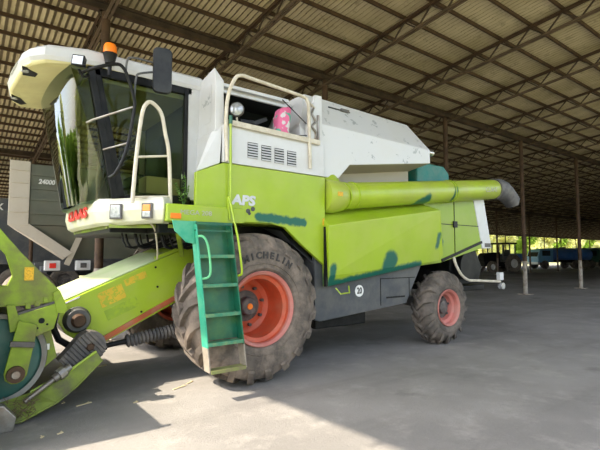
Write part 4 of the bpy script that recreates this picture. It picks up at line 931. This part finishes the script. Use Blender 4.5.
P(MB().prism([(-1.19, 1.97), (-1.16, 1.86), (-1.03, 1.74), (-.93, 1.72), (-.94, 1.97)], -1.795, -1.775), 'ladder_gusset', 'teal_pale', .003, parent=LD)
P(MB().tube(smooth_path([(-.925, -1.81, 1.80), (-.88, -1.89, 1.80), (-.83, -1.91, 1.70), (-.80, -1.92, 1.45), (-.82, -1.91, 1.36), (-.88, -1.84, 1.34)], 4), .013), 'ladder_grip', 'teal_grip', parent=LD)
P(MB().tube(smooth_path([(-.43, -1.66, 2.02), (-.47, -1.68, 2.27), (-.46, -1.72, 2.22), (-.45, -1.82, 1.95), (-.43, -1.87, 1.75), (-.40, -1.90, 1.42), (-.41, -1.87, 1.37), (-.44, -1.83, 1.36)], 4), .013), 'ladder_grip', 'lime', parent=LD)

# ================================================================== FEEDER HOUSE
fy = .70
prof_n = [(-.45, 1.75), (-.45, 1.10), (-1.57, .56), (-1.80, .58), (-1.98, .70), (-2.08, .86), (-2.04, 1.06)]
P(MB().prism(prof_n, -fy, fy), 'feeder_house', 'lime_feeder', .012)
P(MB().add([(-2.00, -fy + .02, 1.085), (-2.00, fy - .02, 1.085), (-.75, fy - .02, 1.625), (-.75, -fy + .02, 1.625), (-2.00, -fy + .02, 1.095), (-2.00, fy - .02, 1.095), (-.75, fy - .02, 1.635), (-.75, -fy + .02, 1.635)],
  [(0, 1, 2, 3), (7, 6, 5, 4), (0, 4, 5, 1), (1, 5, 6, 2), (2, 6, 7, 3), (3, 7, 4, 0)]), 'feeder_lid', 'pale_lime')
P(MB().bar((-.98, -fy + .03, 1.56), (-.62, -fy + .03, 1.70), .05, .04), 'lid_rail', 'lime')
P(MB().bar((-1.60, -fy - .012, .60), (-.48, -fy - .012, 1.16), .015, .06), 'lower_edge', 'redbelt')
def fpt(u, v): return Vector((-2.03 + u, -fy - .004, 1.06)) 
# warning stickers and ghost lettering, lying along the slope
dv = Vector((1.48, 0, .63)).normalized(); dn = Vector((-dv.z, 0, dv.x))
o_ = Vector((-2.03, -fy - .004, 1.06))
def slope_box(u0, u1, n0, n1, m, nm, d=.003):
    q = [o_ + dv * u + dn * n for u, n in ((u0, n0), (u1, n0), (u1, n1), (u0, n1))]
    return P(MB().add([tuple(p) for p in q] + [tuple(p + Vector((0, d, 0))) for p in q], [(0, 1, 2, 3), (7, 6, 5, 4), (0, 4, 5, 1), (1, 5, 6, 2), (2, 6, 7, 3), (3, 7, 4, 0)]), nm, m)
slope_box(.36, .66, -.25, -.07, 'yellow_old', 'faded_sticker'); slope_box(.70, .98, -.13, -.045, 'yellow_old', 'faded_sticker')
slope_box(.36, .76, -.42, -.29, 'ghost', 'sticker_residue')
for (u, n) in ((.12, -.12), (.75, -.5), (1.05, -.3), (1.12, -.06)):
    p = o_ + dv * u + dn * n; P(MB().lathe([(-fy - .008, .014), (-fy, .014)], (p.x, 0, p.z), n=10, cap=True), 'bolt', 'black')
# front pivot of the feeder
P(MB().lathe([(-.80, .12), (-.74, .145), (-.70, .15)], (-1.875, 0, .86), n=28, cap=True), 'pivot_housing', 'charcoal')
P(MB().lathe([(-.86, .04), (-.86, .06), (-.83, .075), (-.80, .08)], (-1.875, 0, .86), n=24, cap=True), 'pivot_bearing', 'rust')
P(MB().tube([(-2.03 + .22 * 0, -.74, 1.07), (-2.10, -.74, .95), (-2.12, -.74, .80), (-2.06, -.74, .66), (-1.95, -.74, .58)], .036, 8), 'front_seal', 'black')
P(MB().tube([(-1.86, -.745, 1.12), (-2.0, -.745, 1.06), (-2.07, -.745, .95), (-2.09, -.745, .82)], .010, 8), 'seal_strip', 'chrome')
# lift cylinder with rubber bellows
pa_, pb_ = Vector((-1.62, -.62, .50)), Vector((-.60, -.62, .62))
pts = [pa_.lerp(pb_, k / 44) for k in range(45)]
bl = P(MB().tube(pts[14:], .06, 16, [(.085 if k % 2 else .062) for k in range(31)]), 'lift_cylinder', 'greyplast')
P(MB().tube([pa_, pts[15]], .032, 12).tube([pa_, pts[4]], .05, 12), 'piston_rod', 'black', parent=bl)
P(MB().box(-.66, -.40, -.72, -.52, .50, 1.15), 'cylinder_bracket', 'charcoal', parent=bl)
P(MB().bar((-1.62, -.62, .50), (-1.60, -.62, .66), .06), 'cylinder_pin', 'charcoal', parent=bl)
# ================================================================== THE HEADER (cutting table) AT THE LEFT EDGE
H = thing('harvester_header', 'lime-green harvester header with teal drum shield coupled to the combine, at the left edge', 'harvester header', (-2.6, 0, 0))
def Q(mb, name, m, bevel=0, parent=None, **k): return mb.build(name, m, parent or H, bevel=bevel, **k)
M['lime_grime'] = mat('grimy_lime_paint', (.19, .25, .03), .65, var=.2, scale=5, dirt=((.11, .10, .06), .9, 4), bump=.2)
# main body (mostly outside the frame; it stands on the floor on skids)
Q(MB().prism([(-2.9, .25), (-2.9, 1.15), (-2.92, 1.66), (-3.10, 1.66), (-3.2, .35), (-4.0, .12), (-4.0, .05), (-3.0, .10)], -2.05, 2.05), 'rear_wall', 'lime_dirty', .01)
for y in (-2.05, 2.0): Q(MB().prism([(-2.87, .10), (-2.90, 1.72), (-3.2, 1.80), (-4.1, .8), (-4.3, .05)], y, y + .05), 'end_plate', 'lime_dirty', .01)
for y in (-1.7, 1.7): Q(MB().prism([(-3.8, 0), (-3.1, 0), (-2.95, .12), (-3.9, .10)], y - .06, y + .06), 'skid', 'steel')
Q(MB().tube([(-3.55, -1.98, .55), (-3.55, 1.98, .55)], .22, 24), 'cross_auger', 'steel')
# coupling frame plate reaching back towards the feeder
Q(MB().prism([(-3.05, 2.22), (-2.67, 1.85), (-2.48, 1.61), (-2.15, 1.245), (-2.13, 1.12), (-2.33, 1.11), (-2.56, 1.10), (-3.05, 1.12), (-3.05, 1.30), (-2.60, 1.30), (-2.56, 1.40), (-2.62, 1.60), (-2.78, 1.80), (-3.05, 1.95)], -1.23, -1.17), 'frame_plate', 'lime_dirty', .008)
Q(MB().box(-3.05, -2.2, -1.15, 1.15, 1.12, 1.18), 'top_beam', 'lime_dirty', .01)
Q(MB().box(-2.46, -2.38, -1.236, -1.231, 1.35, 1.48), 'warning_sticker', 'yellow')
Q(MB().prism([(-2.21, 1.22), (-2.15, 1.245), (-2.07, 1.06), (-2.10, 1.0), (-2.17, 1.02)], -1.27, -1.22), 'hook_plate', 'lime_dirty', .005)
Q(MB().prism([(-2.60, 1.12), (-2.53, 1.12), (-2.46, .88), (-2.56, .86)], -1.27, -1.22), 'hook_plate', 'lime_dirty', .005)
m_ = MB().bar((-2.50, -1.20, 1.03), (-2.13, -1.20, 1.14), .10, .022); Q(m_, 'ledge', 'greyplast')
for x, z in ((-2.42, 1.09), (-2.34, 1.11), (-2.27, 1.14), (-2.19, 1.16)): Q(MB().box(x - .02, x + .025, -1.24, -1.16, z - .02, z + .04), 'bolt_head', 'lime_dirty', .006)
br = Q(MB().prism([(-2.53, 1.01), (-2.15, 1.12), (-2.15, 1.02), (-2.19, .86), (-2.33, .80), (-2.47, .78)], -1.26, -1.16), 'bracket_box', 'lime_dirty', .008)
for (x, z, r) in ((-2.30, .95, .028), (-2.335, .88, .011), (-2.25, .91, .011)): Q(MB().lathe([(-1.264, r), (-1.2602, r)], (x, 0, z), n=18, cap=True), 'bracket_hole', 'hole', parent=br)
# drum shield and arm
c = (-2.66, 0, .60)
Q(MB().lathe([(-1.14, .001), (-1.14, .36), (-1.12, .40), (-.98, .42), (-.90, .42)], c, n=48, cap=True), 'drum_shield', 'teal_drum')
Q(MB().lathe([(-1.16, .385), (-1.17, .43), (-1.10, .445), (-.95, .445), (-.95, .42)], c, n=48), 'shield_rim', 'greysteel')
Q(MB().lathe([(-.95, .40), (1.2, .40)], c, n=32, cap=True), 'drum', 'charcoal')
arm = Q(MB().prism([(-2.50, .97), (-2.34, .92), (-2.35, .80), (-2.41, .45), (-2.44, .40), (-2.49, .375), (-2.54, .38), (-2.59, .42), (-2.60, .48)], -1.30, -1.27), 'support_arm', 'lime_dirty', .006)
Q(MB().bar((-2.56, -1.31, .76), (-2.36, -1.31, .73), .05, .05), 'arm_rib', 'greyplast', .005, parent=arm)
Q(MB().lathe([(-1.335, .045), (-1.335, .075), (-1.30, .08)], (-2.505, 0, .468), n=24, cap=True), 'arm_bearing', 'rust', parent=arm)
Q(MB().lathe([(-1.345, .02), (-1.345, .035), (-1.335, .04)], (-2.505, 0, .468), n=12, cap=True), 'bearing_nut', 'steel', parent=arm)
Q(MB().prism([(-2.33, .82), (-2.20, .86), (-2.13, .55), (-2.30, .40)], -1.10, -1.05), 'inner_plate', 'lime_dirty')
Q(MB().box(-2.29, -2.20, -1.106, -1.101, .63, .69), 'label_plate', 'whiteink')
# ribbed driveshaft guard, shaft
ax = Vector((-.27, 0, -.24)).normalized(); nx = Vector((-ax.z, 0, ax.x))
gc = Vector((-1.80, -1.02, .60))
m_ = MB(); rg = []
out = [(gc + ax * (.17 * math.cos(a)) + nx * (.165 * math.sin(a))) for a in [PI / 2 + PI * k / 12 for k in range(13)]] 
out += [gc + ax * .30 - nx * .12, gc + ax * .30 + nx * .12]
m_.prism([(p.x, p.z) for p in out], -1.05, -.90)
for k in range(10):
    t_ = -.10 + k * .04; hw = .165 if t_ < .0 else .165 - .15 * t_; hw = min(hw, math.sqrt(max(.001, .17 ** 2 - min(t_, 0) ** 2)) * .96)
    p0 = gc + ax * t_ + nx * hw; p1 = gc + ax * t_ - nx * hw; m_.bar((p0.x, -1.064, p0.z), (p1.x, -1.064, p1.z), .016, .034)
gd = Q(m_, 'driveshaft_guard', 'greyplast', .004)
Q(MB().lathe([(-1.09, .001), (-1.09, .032), (-1.05, .05)], (gc.x - .0, 0, gc.z), n=16), 'guard_boss', 'rust', parent=gd)
Q(MB().lathe([(-.90, .06), (-.69, .06)], (gc.x + .02, 0, gc.z + .08), n=16), 'guard_stub', 'steel', parent=gd)
s0 = gc + ax * .28 + Vector((0, -.12, .02)); s1 = Vector((-2.46, -1.30, .17))
sh = Q(MB().tube([s0, s0.lerp(s1, .35)], .042, 14).tube([s0.lerp(s1, .12), s0.lerp(s1, .25)], .062, 10), 'drive_shaft', 'steel')
Q(MB().tube([s0.lerp(s1, .35), s0.lerp(s1, .92)], .024, 12), 'inner_shaft', 'steel', parent=sh)
# lower green trough
Q(MB().add([(-1.71, -1.22, .48), (-1.76, -1.16, .56), (-2.02, -1.16, .39), (-2.36, -1.16, .24), (-2.62, -1.2, .20), (-2.72, -1.34, .04), (-2.45, -1.34, .03), (-2.14, -1.30, .14), (-1.96, -1.27, .26),
            (-1.71, -.9, .46), (-2.45, -.9, .02), (-2.7, -.9, .03), (-2.14, -.9, .12)],
   [(0, 1, 2, 8), (2, 3, 7, 8), (3, 4, 5, 6, 7), (0, 8, 7, 12, 9), (7, 6, 10, 12), (6, 5, 11, 10)]), 'bottom_trough', 'lime_grime')
Q(MB().tube([(-1.71, -1.22, .48), (-1.96, -1.27, .26), (-2.14, -1.30, .14), (-2.45, -1.34, .03), (-2.72, -1.34, .04)], .012, 8), 'trough_edge', 'lime_grime')
Q(MB().tube([(-1.76, -1.16, .565), (-2.02, -1.16, .395), (-2.36, -1.16, .245)], .014, 8), 'trough_flange', 'lime')
Q(MB().prism([(-2.9, .0), (-2.52, .0), (-2.50, .12), (-2.60, .24), (-2.9, .28)], -1.48, -1.36), 'shoe_plate', 'steel', .01)
m_ = MB(); rs_ = random.Random(4)
for k in range(70):
    p = Vector((-2.46 + rs_.uniform(-.13, .13), -1.33 + rs_.uniform(-.05, .05), .13 + rs_.uniform(-.06, .10))); q = p + Vector((rs_.uniform(-.09, .09), rs_.uniform(-.04, .04), rs_.uniform(-.08, .08))); q.z = max(q.z, .01)
    m_.bar(p, q, .004)
Q(m_, 'chaff', 'dark_straw', kind='stuff')
# ================================================================== LOOSE THINGS
bm_ = MB(); rings = []
for (z, w_, d_, ox) in ((3.235, .085, .05, .0), (3.245, .10, .075, 0), (3.36, .105, .08, .01), (3.50, .11, .08, .03), (3.62, .105, .07, .05), (3.655, .08, .045, .055)):
    ring = []
    for k in range(24):
        a = 2 * PI * k / 24; ca, sa = math.cos(a), math.sin(a); e = .45
        ring.append((.50 + ox + w_ * math.copysign(abs(ca) ** e, ca) * (1 + .05 * math.sin(5 * a + z * 9)), -1.36 + d_ * math.copysign(abs(sa) ** e, sa), z + .03 * ca * (z > 3.5)))
    rings.append(ring)
tag(bm_.loft(rings, smooth=True).build('plastic_bag', 'bag', sharp=50), 'pink and white printed plastic bag wedged behind the platform rail', 'bag')
tag(MB().box(-1.18, -.74, -.88, -.58, 2.361, 2.58).build('cardboard_box', 'box_y', bevel=.01), 'pale yellow box inside the cab behind the door glass', 'box')
# leafy twig by the door
m_ = MB(); t_ = Vector((-.86, -1.28, 2.17)); lf = MB(); r2 = random.Random(9)
tw = thing('leafy_twig', 'leafy green twig sticking up from the platform beside the cab door', 'plant', tuple(t_))
for k in range(5):
    a = r2.uniform(0, 6.28); h = r2.uniform(.22, .42); tip = t_ + Vector((.12 * math.cos(a), .10 * math.sin(a), h)); pts = smooth_path([t_, t_.lerp(tip, .5) + Vector((.02, 0, .03)), tip], 4); m_.tube(pts, .004, 6)
    for j in range(14):
        p = t_.lerp(tip, r2.uniform(.25, 1)); d1 = Vector((r2.gauss(0, 1), r2.gauss(0, 1), r2.gauss(0, .6))).normalized() * r2.uniform(.03, .05); s_ = d1.cross(Vector((0, 0, 1))).normalized() * .013
        lf.add([p, p + d1 * .5 + s_, p + d1, p + d1 * .5 - s_], [(0, 1, 2, 3)])
m_.build('stem', 'leaf', tw); lf.build('leaves', 'leaf_twig', tw)
# straw and chips on the floor
chips = [((-2.02, -.90), .035, .4), ((-1.85, -1.08), .16, .25), ((-1.39, -1.35), .05, .2), ((-2.33, -1.8), .03, .9), ((-2.19, -1.8), .05, .3), ((-.80, -1.12), .20, .35), ((-.62, -1.0), .12, .5), ((-1.28, .55), .12, .1)]
for i, ((x, y), L_, a) in enumerate(chips):
    m_ = MB().bar((-L_ / 2, 0, .006), (L_ / 2, 0, .008), .018, .008).bar((L_ * .1, 0, .008), (L_ * .4, .02, .014), .010, .006)
    o = m_.build('straw_stalk', 'straw'); o.location = (x, y, 0); o.rotation_euler = (0, 0, a); tag(o, 'short dry straw stalk lying on the concrete in front of the drive wheel', 'straw', 'straw stalks on the floor')
